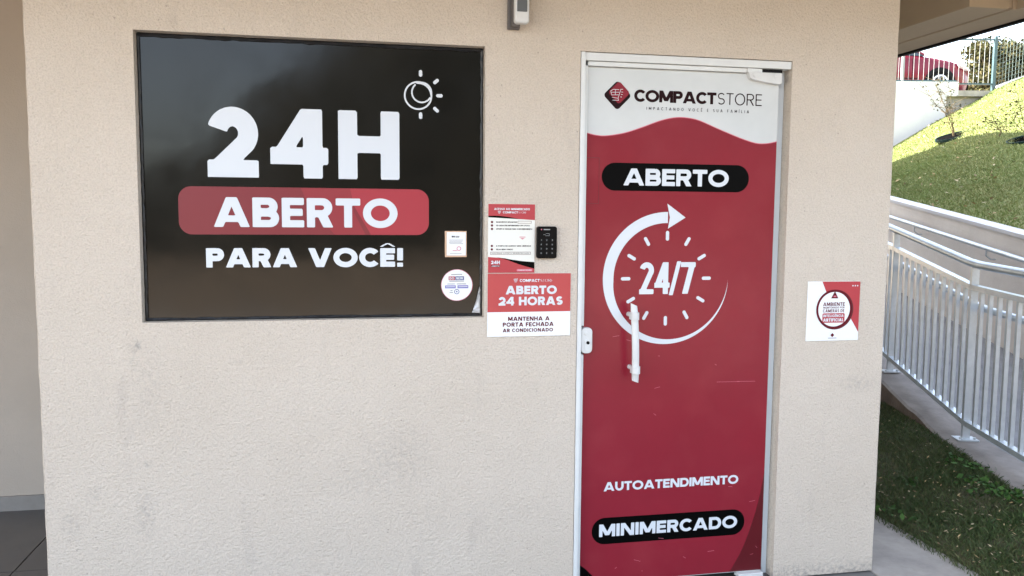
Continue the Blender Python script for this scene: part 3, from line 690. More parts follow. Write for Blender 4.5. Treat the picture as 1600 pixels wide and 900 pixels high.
t = board('camera_notice', 'square white and red notice about camera monitoring on the wall right of the door', 1.832, 2.070, 1.007, 1.2535, PAPER)
y = -.0040; fx = lambda a: 1.832+.238*a; fz = lambda b: 1.2535-.2465*b
flat('red_field', [[(fx(.27), fz(.003)), (fx(.40), fz(.28)), (fx(.60), fz(.50)), (fx(.83), fz(.61)), (fx(.998), fz(.86)), (fx(.998), fz(.003))][::1]], y, PRED, t)
flat('ring_shadow', ring(fx(.535), fz(.475), .060, .083, n=44), y-.0002, VRED2, t)
flat('red_ring', ring(fx(.515), fz(.468), .072, .0815, n=44), y-.0005, LETR, t)
flat('white_disc', [circ(fx(.515), fz(.468), .074, 44)], y-.0004, PAPER, t)
yy2 = y-.0009
tri = flat('triangle_mark', [[(fx(.445), fz(.285)), (fx(.585), fz(.285)), (fx(.515), fz(.165))]], yy2, LETR, t)
flat('camera_mark', [rect(fx(.49), fx(.545), fz(.262), fz(.24))], yy2-.0003, PINK, tri)
text('AMBIENTE', fx(.30), fx(.715), fz(.413), fz(.352), .2, yy2, LETR, t, track=.13)
text('MONITORADO POR', fx(.305), fx(.71), fz(.455), fz(.425), .2, yy2, LETR, t, track=.13)
text('CÂMERAS DE', fx(.30), fx(.71), fz(.52), fz(.468), .18, yy2, LETR, t, track=.13)
flat('red_label', [rrect(fx(.295), fx(.72), fz(.695), fz(.535), .006, 5)], yy2, PRED, t)
text('INTELIGÊNCIA', fx(.31), fx(.70), fz(.60), fz(.555), .24, yy2-.0004, LET, t, track=.1)
text('ARTIFICIAL', fx(.31), fx(.70), fz(.675), fz(.62), .27, yy2-.0004, LET, t, track=.1)
flat('lozenge_mark', [dia(fx(.50), fz(.905), .0062, .002)], yy2, LETR, t); strokes('print_line', [((fx(.42), fz(.955)), (fx(.58), fz(.955)))], yy2, .0009, LETG, t)
flat('white_dots', [circ(fx(a), fz(.075), .0032, 10) for a in (.855, .90, .945)], yy2, LET, t)['kind'] = 'stuff'

# keypad
t = thing('keypad', 'black numeric access keypad between the access poster and the door', 'keypad', (.729, 0, 1.353))
g = G().prism(rrect(.690, .768, 1.352, 1.473, .009, 6), -.018, -.0005); g.obj('body', BLKP, t, bevel=.002)
g = G().prism(rrect(.6925, .7655, 1.3545, 1.4705, .008, 6), -.0192, -.0182); g.obj('face_plate', BLKP, t)
N = ['123', '456', '789', '*0*']
for r0, row in enumerate(('123', '4 6', '7  ', ' 0 ')):
    for c0 in range(3):
        x, z = .706+.0215*c0, 1.4215-.0165*r0
        k_ = flat('key', [circ(x, z, .0058, 14)], -.0195, mat('key_face', (.008, .008, .009), .4, spec=.12) if (r0 == 0 and c0 == 0) else bpy.data.materials['key_face'], t)
        if row[c0] != ' ': text(row[c0], x-.0016, x+.0016, z-.003, z+.003, .16, -.0198, KEYG, k_, 'numeral')
        else: flat('numeral', ring(x, z, .0014, .0024, n=10), -.0198, KEYG, k_)
flat('red_led', [circ(.7065, 1.4615, .0026, 12)], -.0196, PINK, t); flat('printed_name', [rect(.715, .740, 1.4595, 1.4635)], -.0196, KEYG, t)
strokes('card_mark', [((.724, 1.446), (.737, 1.446)), ((.737, 1.446), (.737, 1.438)), ((.737, 1.438), (.722, 1.438)), ((.714, 1.442), (.722, 1.442))], -.0196, .0006, KEYG, t)

# paper holder and round sticker on the window
yw = .0485
t = thing('paper_holder', 'small tan framed paper on the black window above the round sticker', 'paper holder', (.388, yw, 1.353))
g = G().box((.347, yw-.004, 1.354), (.430, yw, 1.453)); g.obj('backing', WOODF, t, bevel=.001)
g = G().box((.354, yw-.0052, 1.3605), (.4265, yw-.0041, 1.4485)); g.obj('paper', PAPER, t)
text('WIFI 360', .3725, .4015, 1.4285, 1.4345, .26, yw-.0058, LETG, t)
strokes('print_lines', [((.363+.002*(k % 2), 1.419-.0045*k), (.416-.003*(k % 3), 1.419-.0045*k)) for k in range(4)]+[((.366, 1.368), (.41, 1.368))], yw-.0058, .0005, LETG, t)['kind'] = 'stuff'
flat('pink_mark', ring(.400, 1.3865, .006, .0085, n=20)+[rect(.376, .393, 1.3775, 1.380)], yw-.0058, PINK, t)
t = thing('round_sticker', 'round white sticker reading DO NEW on the black window', 'sticker', (.3935, yw, 1.188))
g = G().tube([(.3935, yw+.001, 1.247), (.3935, yw, 1.247)], .0605, 48); g.obj('disc', PAPER, t)
flat('red_rim', ring(.3935, 1.247, .0588, .0604, n=48), yw-.0004, PINK, t)
ys = yw-.0006
flat('red_label', [rect(.3615, .3865, 1.266, 1.2805)], ys, PRED, t); flat('blue_label', [rect(.3875, .4205, 1.266, 1.2805)], ys, BLUE, t)
text('DO', .365, .383, 1.2685, 1.278, .24, ys-.0004, LET, t); text('NEW', .391, .417, 1.2685, 1.278, .24, ys-.0004, LET, t)
flat('violet_label', [rect(.348, .389, 1.235, 1.246), rect(.396, .437, 1.235, 1.246)], ys, PURP, t)
strokes('print_lines', [((.352, 1.2405), (.385, 1.241)), ((.400, 1.2405), (.433, 1.241))], ys-.0004, .0017, LET, t)['kind'] = 'stuff'
strokes('print_lines', [((.372, 1.288), (.413, 1.288)), ((.365, 1.262), (.42, 1.262)), ((.357, 1.2515), (.385, 1.2515)), ((.394, 1.2515), (.428, 1.2515)), ((.366, 1.2185), (.378, 1.2185)), ((.369, 1.226), (.376, 1.226))], ys, .0009, LETG, t)['kind'] = 'stuff'
flat('round_mark', ring(.393, 1.222, .0075, .0098, n=24)+[circ(.393, 1.222, .003, 10)], ys, BLUE, t)

# motion sensor
t = thing('motion_sensor', 'white motion sensor on a grey bracket above the window and door', 'sensor', (.60, 0, 2.19))
g = G().box((.571, -.022, 2.196), (.616, -.0005, 2.45)); g.box((.582, -.048, 2.2015), (.612, -.0225, 2.43)); g.obj('bracket', BOXG, t, bevel=.003)
g = G().prism(rrect(.585, .6385, 2.205, 2.46, .012, 6), -.082, -.049); bdy = g.obj('body', PLAST, t, bevel=.007)
g = G().prism(rrect(.5925, .6295, 2.245, 2.288, .003, 4), -.0845, -.0823); g.obj('lens', LENS, bdy)

# ------------------------------------------------------------------ ramp side: lines in plan
DR = Vector((.27, .963, 0)).normalized(); EV = Vector((DR.y, -DR.x, 0))
P1 = Vector((3.92, 2.31, 0)); A1 = 0.; A2 = -1.216                 # a runs along the railing, 0 at the far post
def kz(a):      # kerb top height
    return .372+.145*a if a > A2 else .196+.028*(a-A2)
def lz_(a): return .196+.004*(a+1.2) if a > -1.2 else max(.14, .186+.028*(a+1.2))
def onrail(a, off=0, z=0): p = P1+DR*a+EV*off; return Vector((p.x, p.y, z))
avals = [-7, -5, -4, -3, -2, A2, -.8, -.4, 0, .5, 1, 2, 4, 7, 10]
# kerb
g = G(); V = []; F = []
def strip(f, cols, avs=avals):
    """grid from f(a, c)"""
    V = [f(a, c) for a in avs for c in cols]; n = len(cols)
    F = [(i*n+j, i*n+j+1, (i+1)*n+j+1, (i+1)*n+j) for i in range(len(avs)-1) for j in range(n-1)]
    return V, F
fine = [-7+.1*k for k in range(171)]
jit = {k: random.uniform(-.008, .008) for k in range(400)}
def kerbp(a, c):
    j = jit[int(round((a+7)*10)) % 400]
    off, dz = [(-.145, -.4), (-.135+j*.6, -.012+j*.4), (-.118+j, 0), (.12, 0), (.12, -.35)][c]
    return onrail(a, off, kz(a)+dz)
V, F = strip(kerbp, [0, 1, 2, 3, 4], fine)
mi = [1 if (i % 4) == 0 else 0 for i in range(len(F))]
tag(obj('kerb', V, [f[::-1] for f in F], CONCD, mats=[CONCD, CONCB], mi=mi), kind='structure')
# ramp
WA = lambda p: (p-Vector((6.05, 3.42, 0))).dot(DR)
a_off = (P1-Vector((6.05, 3.42, 0))).dot(DR)                          # a on the railing -> a on the wall line
DW = (Vector((6.05, 3.42, 0))-P1).dot(EV)                              # distance railing to retaining wall
def rwz(a): return 1.362+.1165*(a+a_off)                                # top of the retaining wall
def rampp(a, c):
    t = c; z = (kz(a)-.07)*(1-t)+(rwz(a)-1.12)*t; return onrail(a, .11+(DW-.11)*t, z)
V, F = strip(rampp, [0, .25, .5, .75, 1.0]); tag(obj('ramp', V, [f for f in F], RAMPC), kind='structure')
# retaining wall: body with a pale coping
def rwall(a, c): off, z = [(DW, rwz(a)-1.9), (DW, rwz(a)-.035), (DW+.16, rwz(a)-.035), (DW+.16, rwz(a)-1.9)][c]; return onrail(a, off, z)
rw = thing('retaining_wall', 'pale beige retaining wall below the grass slope along the ramp', 'wall', onrail(0, DW, 0))
V, F = strip(rwall, [0, 1, 2, 3]); obj('wall_body', V, [f[::-1] for f in F], RWALL, rw)
def cop(a, c): off, dz = [(DW-.012, -.034), (DW-.012, .0), (DW+.17, .003), (DW+.17, -.034)][c]; return onrail(a, off, rwz(a)+dz)
V, F = strip(cop, [0, 1, 2, 3]); obj('coping', V, [f[::-1] for f in F], WWHITE, rw)
# wall handrail with brackets
hr = thing('wall_handrail', 'white tubular handrail fixed along the beige retaining wall', 'handrail', onrail(0, DW-.1, 0))
g = G().tube([onrail(a, DW-.09, rwz(a)-.20) for a in (-5, -2, 0, 2, 5, 8)], .024, 12); g.obj('rail_tube', GALV, hr, smooth=True)
g0 = G().tube([(0, 0, 0), (.0, 0, -.05), (.045*EV.x, .045*EV.y, -.085), (.088*EV.x, .088*EV.y, -.085)], .0075, 8)
bme = mesh('bracket', g0.V, g0.F, GALV)
for a in (-3.2, -2.05, -1.95, .05+.35, .6, 2.15, 3.9):
    o = bpy.data.objects.new('bracket', bme); COL.objects.link(o); o.parent = hr
    o.location = onrail(a, DW-.09, rwz(a)-.225)-orgof(hr)

# guard railing on the kerb
gr = thing('ramp_railing', 'pale steel guard railing with upright bars along the near side of the ramp', 'railing', onrail(0, 0, 0))
def hz(a): return kz(a)+1.05
A_ = [-5.5, -3.5, A2-.06, A2+.06, 0, 3, 6, 8]
g = G().tube([onrail(a, 0, hz(a)) for a in A_], .0245, 14); g.obj('handrail', GALV, gr, smooth=True)
g = G()
for a, b in zip([-5.5, A2, 0, 4], [A2, 0, 4, 8]): g.bar(onrail(a, 0, hz(a)-.135), onrail(b, 0, hz(b)-.135), .042, .03)
g.obj('top_rail', GALV, gr)
g = G()
for a, b in zip([-5.5, A2, 0, 4], [A2, 0, 4, 8]): g.bar(onrail(a, 0, kz(a)+.105), onrail(b, 0, kz(b)+.105), .042, .03)
g.obj('bottom_rail', GALV, gr)
g = G().tube([onrail(a, .065, hz(a)-.262) for a in A_], .021, 12); g.obj('lower_handrail', GALV, gr, smooth=True)
bb = G(); bb.box((-.0105, -.011, 0), (.0105, .011, .80))
pb = G(); pb.box((-.021, -.013, 0), (.021, .013, 1.03))
ft = G().box((-.06, -.05, 0), (.06, .05, .008)).tube([(-.04, -.03, .008), (-.04, -.03, .02)], .008, 6).tube([(.04, -.03, .008), (.04, -.03, .02)], .008, 6)
bme = mesh('bar', bb.V, bb.F, GALV); pme = mesh('post', pb.V, pb.F, GALV); fme = mesh('foot_plate', ft.V, ft.F, GALV)
rz = math.atan2(-DR.x, DR.y)
k = -44
for k in range(-44, 66):
    a = .1013*k
    if a < -5.4 or a > 6.4: continue
    if k % 12 == 0:
        o = bpy.data.objects.new('post', pme); o.location = onrail(a, 0, kz(a)+.0)-orgof(gr)
        f = bpy.data.objects.new('foot_plate', fme); COL.objects.link(f); f.parent = o; f.location = (0, 0, .0015)
    else:
        o = bpy.data.objects.new('bar', bme); o.location = onrail(a, 0, kz(a)+.112)-orgof(gr)
    o.rotation_euler = (0, 0, rz); COL.objects.link(o); o.parent = gr

# ------------------------------------------------------------------ lawn beside the path, slope above
def lawnp(a, c):
    k = onrail(a, -.14, 0); x = 2.62+(k.x-2.62)*c; z = .0+(lz_(a))*(c**.8); y_ = k.y
    return Vector((x, y_, z-.006 if c > 0 else -.03))
la = [-7+.25*i for i in range(68)]; lc_ = [0, .03]+[.1*i for i in range(1, 11)]
V, F = strip(lawnp, lc_, la)
rl = random.Random(3)
V = [v+Vector((0, 0, rl.uniform(-.012, .012))) for v in V]
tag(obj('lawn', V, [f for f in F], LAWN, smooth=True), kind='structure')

C1a, C1b = Vector((6.94, 6.61, 1.74)), Vector((6.06, 3.44, 1.36))
C2S = [(0, (11.69, 13.22, 3.04)), (.341, (12.66, 13.08, 3.63)), (.659, (13.57, 12.95, 4.10)), (.771, (13.89, 12.91, 4.32)), (1, (14.54, 12.81, 4.63)), (2.2, (18.5, 12.2, 6.0)), (4, (25, 11, 6.8))]
def C2(s):
    if s < 0: p = Vector(C2S[0][1]); return p+Vector((2.8, -.4, 1.1))*s
    for (s0, p0), (s1, p1) in zip(C2S[:-1], C2S[1:]):
        if s <= s1: return Vector(p0).lerp(Vector(p1), (s-s0)/(s1-s0))
    return Vector(C2S[-1][1])
def slp(s, t):
    a = C1a+(C1b-C1a)*s+EV*.16; b = C2(s); p = a.lerp(b, t); 
    p.z += .10*math.sin(math.pi*t)*math.sin(2.3*s+1)+.03*math.sin(9*s+4*t)*math.sin(math.pi*t)-.02
    return p
S_ = [-1.2+.08*i for i in range(66)]; T_ = [i/28 for i in range(29)]
def slq(s, t):
    if t <= 1: return slp(s, t)
    p = slp(s, 1); return Vector((p.x, p.y+.12, min(p.z, 4.15)))
T_.append(1.1); V = [slq(s, t) for s in S_ for t in T_]; n = len(T_)
F = [(i*n+j, i*n+j+1, (i+1)*n+j+1, (i+1)*n+j) for i in range(len(S_)-1) for j in range(n-1)]
tag(obj('grass_slope', V, [f[::-1] for f in F], SLOPEM, smooth=True), kind='structure')
# plateau behind the slope (parking deck level and hill)
E2 = [C2(s) for s in (-3, -1, 0, .341, .659, .771, 1, 2.2, 4)]
V = []
for i, p in enumerate(E2):
    z0 = 4.25
    V += [Vector((p.x, p.y+.25, z0-.02)), Vector((p.x+8, p.y+60, z0-.02))]
F = [(2*i, 2*i+2, 2*i+3, 2*i+1) for i in range(len(E2)-1)]
tag(obj('parking_deck', V, F, CONC), kind='structure')

def leaves_mesh(name, C, size, m, parent=None, upw=0., kind=None, loc=None, aspect=1.0):
    """many small leaf quads centred on C (n,3)"""
    n = len(C); C = np.asarray(C, float)
    d = rng.normal(size=(n, 3)); d[:, 2] += upw; d /= np.linalg.norm(d, axis=1)[:, None]
    e = np.cross(d, rng.normal(size=(n, 3))); e /= np.linalg.norm(e, axis=1)[:, None]
    f = np.cross(d, e); s = (size*rng.uniform(.6, 1.3, n))[:, None]
    V = np.stack([C-e*s*.5, C+f*s*.32*aspect, C+e*s*.5, C-f*s*.32*aspect], 1).reshape(-1, 3)
    o_ = np.array(orgof(parent)); V = V-o_
    me = bpy.data.meshes.new(name); me.vertices.add(4*n); me.vertices.foreach_set('co', V.ravel())
    me.loops.add(4*n); me.loops.foreach_set('vertex_index', np.arange(4*n)); me.polygons.add(n)
    me.polygons.foreach_set('loop_start', np.arange(0, 4*n, 4)); me.polygons.foreach_set('loop_total', np.full(n, 4))
    me.materials.append(m); me.update(); me.validate()
    o = bpy.data.objects.new(name, me); COL.objects.link(o)
    if parent: o.parent = parent
    if kind: o['kind'] = kind
    return o
def blades_mesh(name, B, H, W_, m, lean=.5):
    n = len(B); B = np.asarray(B, float); h = (H*rng.uniform(.5, 1.4, n))[:, None]
    a = rng.uniform(0, 2*np.pi, n); s = np.stack([np.cos(a), np.sin(a), 0*a], 1)*W_
    a2 = rng.uniform(0, 2*np.pi, n); l = np.stack([np.cos(a2), np.sin(a2), 0*a2], 1)*(rng.uniform(0, lean, n)[:, None])*h
    upv = np.array([0, 0, 1.])*h
    V = np.stack([B-s, B+s, B+l*.4+upv*.6+s*.6, B+l+upv*.95], 1).reshape(-1, 3)
    me = bpy.data.meshes.new(name); me.vertices.add(4*n); me.vertices.foreach_set('co', V.ravel())
    me.loops.add(4*n); me.loops.foreach_set('vertex_index', np.arange(4*n)); me.polygons.add(n)
    me.polygons.foreach_set('loop_start', np.arange(0, 4*n, 4)); me.polygons.foreach_set('loop_total', np.full(n, 4))
    me.materials.append(m); me.update(); me.validate()
    o = bpy.data.objects.new(name, me); COL.objects.link(o); o['kind'] = 'stuff'; return o
# near lawn blades
B = []
while len(B) < 120000:
    a = random.uniform(-4.2, 4.5); c = random.uniform(-.01, 1.05)**.9 if random.random() > .03 else random.uniform(-.03, .03)
    c = c if isinstance(c, float) else abs(c)
    p = lawnp(a, min(max(c, .001), 1.0)); nzv = math.sin(p.x*7+2*math.sin(p.y*3))*math.sin(p.y*5+p.x*2)
    if nzv < -.35 and random.random() < .55: continue
    B.append((p.x-(.03 if c < 0 else 0)+random.uniform(-.02, .02), p.y, p.z))
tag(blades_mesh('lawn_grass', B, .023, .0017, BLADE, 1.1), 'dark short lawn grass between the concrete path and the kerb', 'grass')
B = []
for k in range(1500):
    a = random.uniform(-4, 2.5); p = lawnp(a, random.uniform(.02, .98)); 
    if random.random() > (.9 if p.y < .9 else .35): continue
    B.append((p.x, p.y, p.z+.022))
tag(leaves_mesh('fallen_leaves', B, .022, STRAW, upw=3, kind='stuff', aspect=.5), 'small dry leaf litter scattered over the shaded lawn', 'leaf litter')
B = []
for k in range(48):
    a = random.uniform(-3, 1.5); edge = random.random() < .8; p = lawnp(a, random.uniform(.90, 1.03) if edge else random.uniform(.0, .9)); s = random.uniform(.02, .055)
    if p.y > 1.9 or (p.y > .95): continue
    for j in range(16): B.append((p.x+random.gauss(0, s)-.04, p.y+random.gauss(0, s), p.z+.008+abs(random.gauss(0, .012))))
tag(leaves_mesh('broad_leaf_weeds', B, .034, WEED, upw=1.5, kind='stuff'), 'green broad leaved weeds along the foot of the kerb', 'weeds')
# slope grass
B = []
while len(B) < 190000:
    s, t = random.uniform(-.35, 1.25), random.random()**.8; p = slp(s, t)
    B.append((p.x, p.y, p.z-.01))
tag(blades_mesh('slope_grass', B, .034, .0065, BLADE2, 1.1), 'short green and straw coloured turf covering the bank', 'grass')
B = [tuple(slp(random.uniform(-.3, 1.2), random.random()**1.2)+Vector((0, 0, .05))) for _ in range(260)]
tag(leaves_mesh('fallen_leaves', B, .05, STRAW, upw=2, kind='stuff'), 'pale dry leaves scattered over the grass bank', 'leaf litter')

# ------------------------------------------------------------------ walls at the top of the slope
ww = thing('white_boundary_wall', 'tall white rendered wall at the top of the grass bank under the red car', 'wall', (12, 13.2, 2.5))
g = G()
def vslab(g, xa, xb, z0a, z0b, z1, th=.2, y_a=None):
    """upright slab along the line of constant distance, from xa to xb"""
    ya = 13.30-(xa-11.8)*.196; yb = 13.30-(xb-11.8)*.196
    V = [(xa, ya, z0a), (xb, yb, z0b), (xb, yb, z1), (xa, ya, z1)]; V += [(x, y+th, z) for x, y, z in V]
    g.add(V, [(0, 1, 2, 3), (7, 6, 5, 4), (0, 4, 5, 1), (1, 5, 6, 2), (2, 6, 7, 3), (3, 7, 4, 0)])
vslab(g, 8.5, 12.86, 1.2, 3.2, 4.30, .2); g.obj('wall_body', WWHITE, ww)
g = G(); vslab(g, 8.5, 13.11, 4.165, 4.165, 4.475, .19); g.V = [v+Vector((0, -.003, 0)) for v in g.V]; g.obj('parapet', WWHITE, ww)
cw = thing('grey_retaining_wall', 'weathered grey concrete wall between the white wall and the slope', 'wall', (13.3, 13, 3.2))
g = G(); vslab(g, 12.87, 13.72, 3.2, 3.6, 4.165, .25); g.V = [v+Vector((0, .1, 0)) for v in g.V]; g.obj('wall_body', CONC, cw)
g = G(); vslab(g, 13.112, 14.3, 4.166, 4.166, 4.29, .5); g.obj('cap_slab', CONC, cw)

# fence on top: posts, rails, wires
fn = thing('wire_fence', 'fence of thin pale uprights with teal post in front of the red car', 'fence', (12, 13.2, 4.4))
def fy(x): return 13.30-(x-11.8)*.196+.06
g = G().bar((11, fy(11), 5.395), (13.87, fy(13.87), 5.395), .03, .03).obj('top_rail', FGREEN, fn)
g = G().bar((11, fy(11), 4.50), (13.1, fy(13.1), 4.50), .03, .03).bar((13.1, fy(13.1), 4.44), (13.87, fy(13.87), 4.44), .03, .03).obj('bottom_rail', FGREEN, fn)
g = G().box((13.865, fy(13.87)-.03, 4.2), (13.925, fy(13.87)+.03, 5.47)).obj('post', FGREEN, fn)
g = G().box((11.90, fy(11.92)-.03, 4.3), (11.95, fy(11.92)+.03, 5.45)).obj('post', FWIRE, fn)
wb = G().box((-.0035, -.0035, 0), (.0035, .0035, .95)); wme = mesh('upright_wire', wb.V, wb.F, FWIRE)
for k in range(24):
    x = 11.3+.108*k
    if abs(x-11.92) < .05 or x > 13.86: continue
    o = bpy.data.objects.new('upright_wire', wme); COL.objects.link(o); o.parent = fn; o.location = Vector((x, fy(x), 4.44))-orgof(fn)
# mesh section climbing the slope to the right
fm = thing('mesh_fence', 'green grid mesh fence climbing the bank to the right of the teal post', 'fence', (14.2, 12.9, 4.4))
a = Vector((13.935, 12.93, 4.36)); b = Vector((17.6, 12.2, 5.75)); g = G()
L = (b-a).length; n = int(L/.075)
for k in range(0, n): p = a.lerp(b, k/n); g.bar(p+Vector((0, 0, .02)), p+Vector((0, 0, 1.07)), .0055, .0055)
for k in range(12): g.bar(a+Vector((0, 0, .05+.09*k)), b+Vector((0, 0, .05+.09*k)), .0055, .0055)
g.obj('wire_grid', FWIREG, fm)
g = G().bar(a+Vector((0, 0, 1.10)), b+Vector((0, 0, 1.10)), .02, .02).obj('top_wire', FGREEN, fm)
g = G().bar(a+Vector((0, -.02, -.02)), b+Vector((0, -.02, -.02)), .12, .10).obj('base_kerb', WWHITE, fm)
g = G().box((15.6, 12.55, 4.7), (15.66, 12.61, 6.1)).obj('post', FGREEN, fm)

# ------------------------------------------------------------------ saplings in mulched rings
def sapling(label, base, h, spread, nbr, seed, lean=(0, 0)):
    t = thing('sapling', label, 'sapling', base, 'young saplings planted on the grass bank'); r_ = random.Random(seed); B = Vector(base); tips = []
    g = G()
    for k in range(nbr):
        d = Vector((lean[0]+r_.uniform(-spread, spread), lean[1]+r_.uniform(-spread, spread)*.6, h*r_.uniform(.55, 1.0)))
        pts = [B.copy()]; 
        for j in range(1, 7):
            u = j/6; pts.append(B+Vector((d.x*u**1.5, d.y*u**1.5, d.z*u))+Vector((r_.uniform(-.02, .02), r_.uniform(-.02, .02), 0)))
        g.tube(pts, [.0075*(1-.75*j/6) for j in range(7)], 5)
        for j in range(3, 7):
            for _ in range(3):
                q = pts[j]+Vector((r_.uniform(-.25, .25), r_.uniform(-.15, .15), r_.uniform(-.02, .16))); g.tube([pts[j], q], [.004, .002], 4); tips.append(q); tips.append(pts[j].lerp(q, .6))
    g.obj('stem', TWIG, t)
    C = [tuple(q+Vector((r_.gauss(0, .03), r_.gauss(0, .03), r_.gauss(0, .03)))) for q in tips for _ in range(2)]
    leaves_mesh('foliage', C[::2], .038, LEAF2, t)
    return t
def basin(label, c, r, tilt):
    t = thing('planting_ring', label, 'planting ring', c, 'dark planting rings round the saplings')
    g = G(); n = 28; V = [(0, 0, .03)]
    nx = Vector((-.33, -.05, 1)).normalized()
    e1 = Vector((1, 0, .33)).normalized(); e2 = nx.cross(e1)
    c_ = Vector(c); P = [c_+(e1*math.cos(2*math.pi*k/n)+e2*math.sin(2*math.pi*k/n))*r for k in range(n)]
    g.add([c_+nx*.03]+[p+nx*.02 for p in P], [(0, k+1, (k+1) % n+1) for k in range(n)]); g.obj('mulch', MULCH, t)
    g = G()
    for k in range(n): p, q = P[k], P[(k+1) % n]; g.bar(p+nx*.015, q+nx*.015, .016, .045, nx)
    g.obj('edging', RINGG, t); return t
b1 = slp(.46, .55); b2 = slp(.955, .40); b3 = slp(.79, .435)
sapling('leafy young sapling in the left planting ring by the white wall', b1, .95, .28, 6, 1, (-.35, 0))
basin('dark planting ring round the left sapling, on the edge of the sunlit grass', b1+Vector((.02, 0, .02)), .30, 0)
sapling('bare branching sapling in the right planting ring on the bank', b2+Vector((.03, 0, 0)), .78, .34, 4, 2, (-.12, 0))
basin('dark planting ring round the right sapling, at the edge of the photo', b2+Vector((.03, 0, .02)), .24, 0)
t = sapling('tiny leafy seedling without a ring between the two saplings', b3, .26, .05, 2, 5)

# ------------------------------------------------------------------ trees beyond the fence
def tree(name, label, base, h, cr, n, m, seed, trunk=.12):
    t = thing(name, label, 'tree', base, 'trees beyond the fence'); r_ = random.Random(seed); B = Vector(base); g = G()
    g.tube([B, B+Vector((.05, 0, h*.35)), B+Vector((-.05, .05, h*.6))], [trunk, trunk*.75, trunk*.5], 8); tk = g
    cl = []
    for k in range(26):
        a = r_.uniform(0, 2*math.pi); u = r_.uniform(.25, 1); q = B+Vector((math.cos(a)*cr*u*.8, math.sin(a)*cr*u*.8, h*r_.uniform(.32, .93)))
        s = cr*r_.uniform(.22, .42); cl.append((q, s)); tk.tube([B+Vector((0, 0, h*r_.uniform(.3, .55))), q], [trunk*.3, trunk*.08], 5)
    tk.obj('trunk', BARK, t)
    C = []
    for k in range(int(n*1.9)):
        q, s = r_.choice(cl); d = Vector((r_.gauss(0, 1), r_.gauss(0, 1), r_.gauss(0, .8))).normalized()*s*r_.uniform(.5, 1.05); C.append(tuple(q+d))
    leaves_mesh('crown', C, .12, m, t); return t
tree('broadleaf_tree', 'sunlit yellowish tree just left of the teal fence post', (21.28, 21.3, 4.1), 3.35, 1.15, 4500, LEAF2, 11)
tree('broadleaf_tree', 'low pale tree beyond the nose of the red car', (21.30, 22.3, 4.1), 2.3, 1.0, 2400, LEAF2, 12)
tree('broadleaf_tree', 'dense green tree directly behind the mesh fence', (23.0, 21.96, 4.2), 3.6, 1.55, 6500, LEAF, 13)
tree('broadleaf_tree', 'broad green tree at the right edge behind the mesh fence', (23.9, 20.9, 4.3), 4.0, 1.7, 7500, LEAF, 14)
tree('broadleaf_tree', 'taller green tree farthest back behind the other trees', (28.6, 28.1, 4.4), 4.5, 2.0, 7000, LEAF, 15)

# ------------------------------------------------------------------ red car on the deck
car = thing('parked_car', 'red hatchback car parked behind the fence on top of the white wall', 'car', (13.9, 14.7, 4.28))
cl_ = Vector((13.93, 15.35, 4.36)); cdir = Vector((.98, -.196, 0)).normalized(); cside = Vector((.196, .98, 0)).normalized()
def CW(x, y, z): x, y, z = x*1.06, y*1.06, z*1.06; p = cl_+cdir*x+cside*y; return Vector((p.x, p.y, p.z+z))
# stations: x from front wheel centre (nose positive), bottom, sill width, belt z, belt half width, roof z, roof half width
st = [(.80, .28, .42, .55, .60), (.74, .20, .62, .64, .72), (.55, .17, .74, .74, .78), (.25, .17, .80, .83, .80), (-.15, .17, .83, .90, .82), (-.55, .17, .84, .95, .83), (-1.3, .17, .84, .97, .84),
      (-2.2, .17, .84, .98, .84), (-2.8, .20, .82, .98, .81), (-3.05, .30, .76, .93, .76), (-3.12, .40, .70, .85, .70)]
V = []; F = []
for x, zb_, hw, zt, hw2 in st:
    pr = [(-hw*.9, zb_), (-hw, zb_+.10), (-hw-.015, (zb_+zt)/2), (-hw, zt-.14), (-hw2*.95, zt-.03), (-hw2*.6, zt+.012), (0, zt+.025)]
    pr = pr+[(-a, b) for a, b in pr[-2::-1]]
    V += [CW(x, a, b) for a, b in pr]
m_ = 13
for i in range(len(st)-1):
    for j in range(m_-1): a = i*m_+j; F.append((a, a+1, a+m_+1, a+m_))
    F.append((i*m_+m_-1, i*m_, (i+1)*m_, (i+1)*m_+m_-1))
F.append(tuple(range(m_))[::-1]); F.append(tuple(range((len(st)-1)*m_, len(st)*m_)))
body = obj('body', V, F, CARR, car, smooth=True)
# greenhouse
gh = [(-.35, .93, .74, .94), (-.80, 1.20, .64, .95), (-1.15, 1.37, .60, .96), (-1.9, 1.43, .59, .97), (-2.6, 1.36, .58, .97), (-3.0, 1.05, .66, .95)]
V = []; F = []
for x, zr, hw, zbt in gh: V += [CW(x, -.80, zbt-.03), CW(x, -hw, zr), CW(x, hw, zr), CW(x, .80, zbt-.03)]
for i in range(len(gh)-1):
    for j in range(3): a = i*4+j; F.append((a, a+1, a+5, a+4))
F.append((0, 1, 2, 3)); 
wd = obj('windows', V, F, CARG, car)
g = G()
for s_ in (-1, 1):
    e = lambda i: (gh[i][0], s_*(gh[i][2]+.01), gh[i][1])
    g.tube([CW(*e(i)) for i in range(6)], .035, 6); g.tube([CW(-.33, s_*.77, .93), CW(-.80, s_*.66, 1.20)], .035, 6)
    g.tube([CW(-1.75, s_*.81, .95), CW(-1.78, s_*.61, 1.42)], .04, 6)
V = [CW(x, s_*(hw), zr+.015) for x, zr, hw, _ in gh[2:5] for s_ in (-1, 1)]; g.add(V, [(0, 1, 3, 2), (2, 3, 5, 4)])
g.obj('roof', CARR, car)
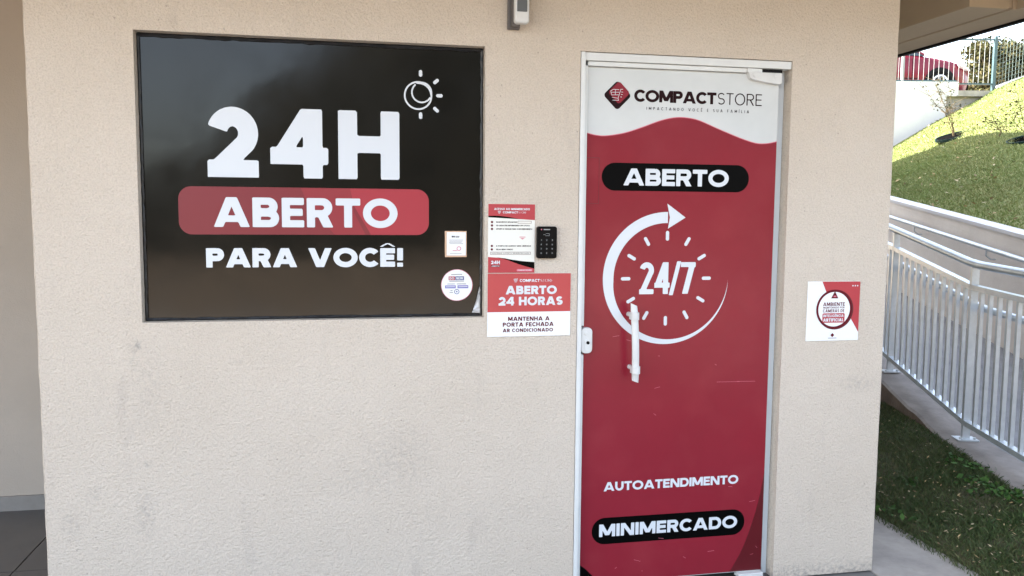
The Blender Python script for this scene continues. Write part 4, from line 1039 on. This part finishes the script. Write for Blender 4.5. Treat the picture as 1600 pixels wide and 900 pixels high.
for xw in (0, -2.45):
    for s_ in (-1, 1):
        w0 = CW(xw, s_*.70, .30); w1 = CW(xw, s_*.862, .30)
        g = G().tube([CW(xw, s_*.60, .30), CW(xw, s_*.855, .30)], .375, 28); g.obj('wheel_arch', DARK, car)
        V = []; F = []; g = G().tube([w0, w1, CW(xw, s_*.870, .30)], [.295, .295, .275], 28); wh = g.obj('wheel', RUB, car)
        g = G(); c0 = CW(xw, s_*.876, .30)
        for k in range(28):
            a, b = 2*math.pi*k/28, 2*math.pi*(k+1)/28
            P = [c0+(cdir*math.cos(t_)+Vector((0, 0, 1))*math.sin(t_))*r for r, t_ in ((.165, a), (.205, a), (.205, b), (.165, b))]; g.add(P, [(0, 1, 2, 3)])
        for k in range(7):
            t_ = 2*math.pi*k/7; d = cdir*math.cos(t_)+Vector((0, 0, 1))*math.sin(t_); g.bar(c0, c0+d*.18, .012, .055, cside)
        g.obj('rim', RIM, wh)
g = G()
for s_ in (-1, 1):
    c0 = CW(.60, s_*.70, .62); P = [(.76, s_*.60, .60), (.70, s_*.74, .60), (.42, s_*.815, .70), (.38, s_*.79, .775), (.52, s_*.74, .755), (.72, s_*.62, .67)]
    V = [CW(*p)+cside*s_*.05 for p in P]; 
    o = obj('headlight', V+[CW(.5, s_*.60, .64)], [(k, (k+1) % 6, 6) for k in range(6)]+[(0, 1, 2, 3, 4, 5)], HEADL, car)
g = G().bar(CW(-.5, -.862, .40), CW(-2.0, -.862, .40), .012, .03, cside).obj('side_moulding', DARK, car)
g = G()
for x in (-.62, -1.77): g.bar(CW(x, -.852, .28), CW(x, -.852, .92), .012, .006, cside)
g.obj('door_seam', DARK, car)
g = G().add([CW(.83, -.5, .22), CW(.83, .5, .22), CW(.83, .5, .36), CW(.83, -.5, .36)], [(0, 1, 2, 3)]); g.box(tuple(CW(-2.9, -.6, .12)), tuple(CW(-2.9, -.6, .12)+Vector((.1, .1, .05)))); g.obj('lower_bumper', DARK, car)
g = G().tube([CW(-.72, -.80, .98), CW(-.74, -.93, 1.02)], [.03, .07], 8); g.obj('wing_mirror', CARR, car)
print('built', len(bpy.data.objects), 'objects')
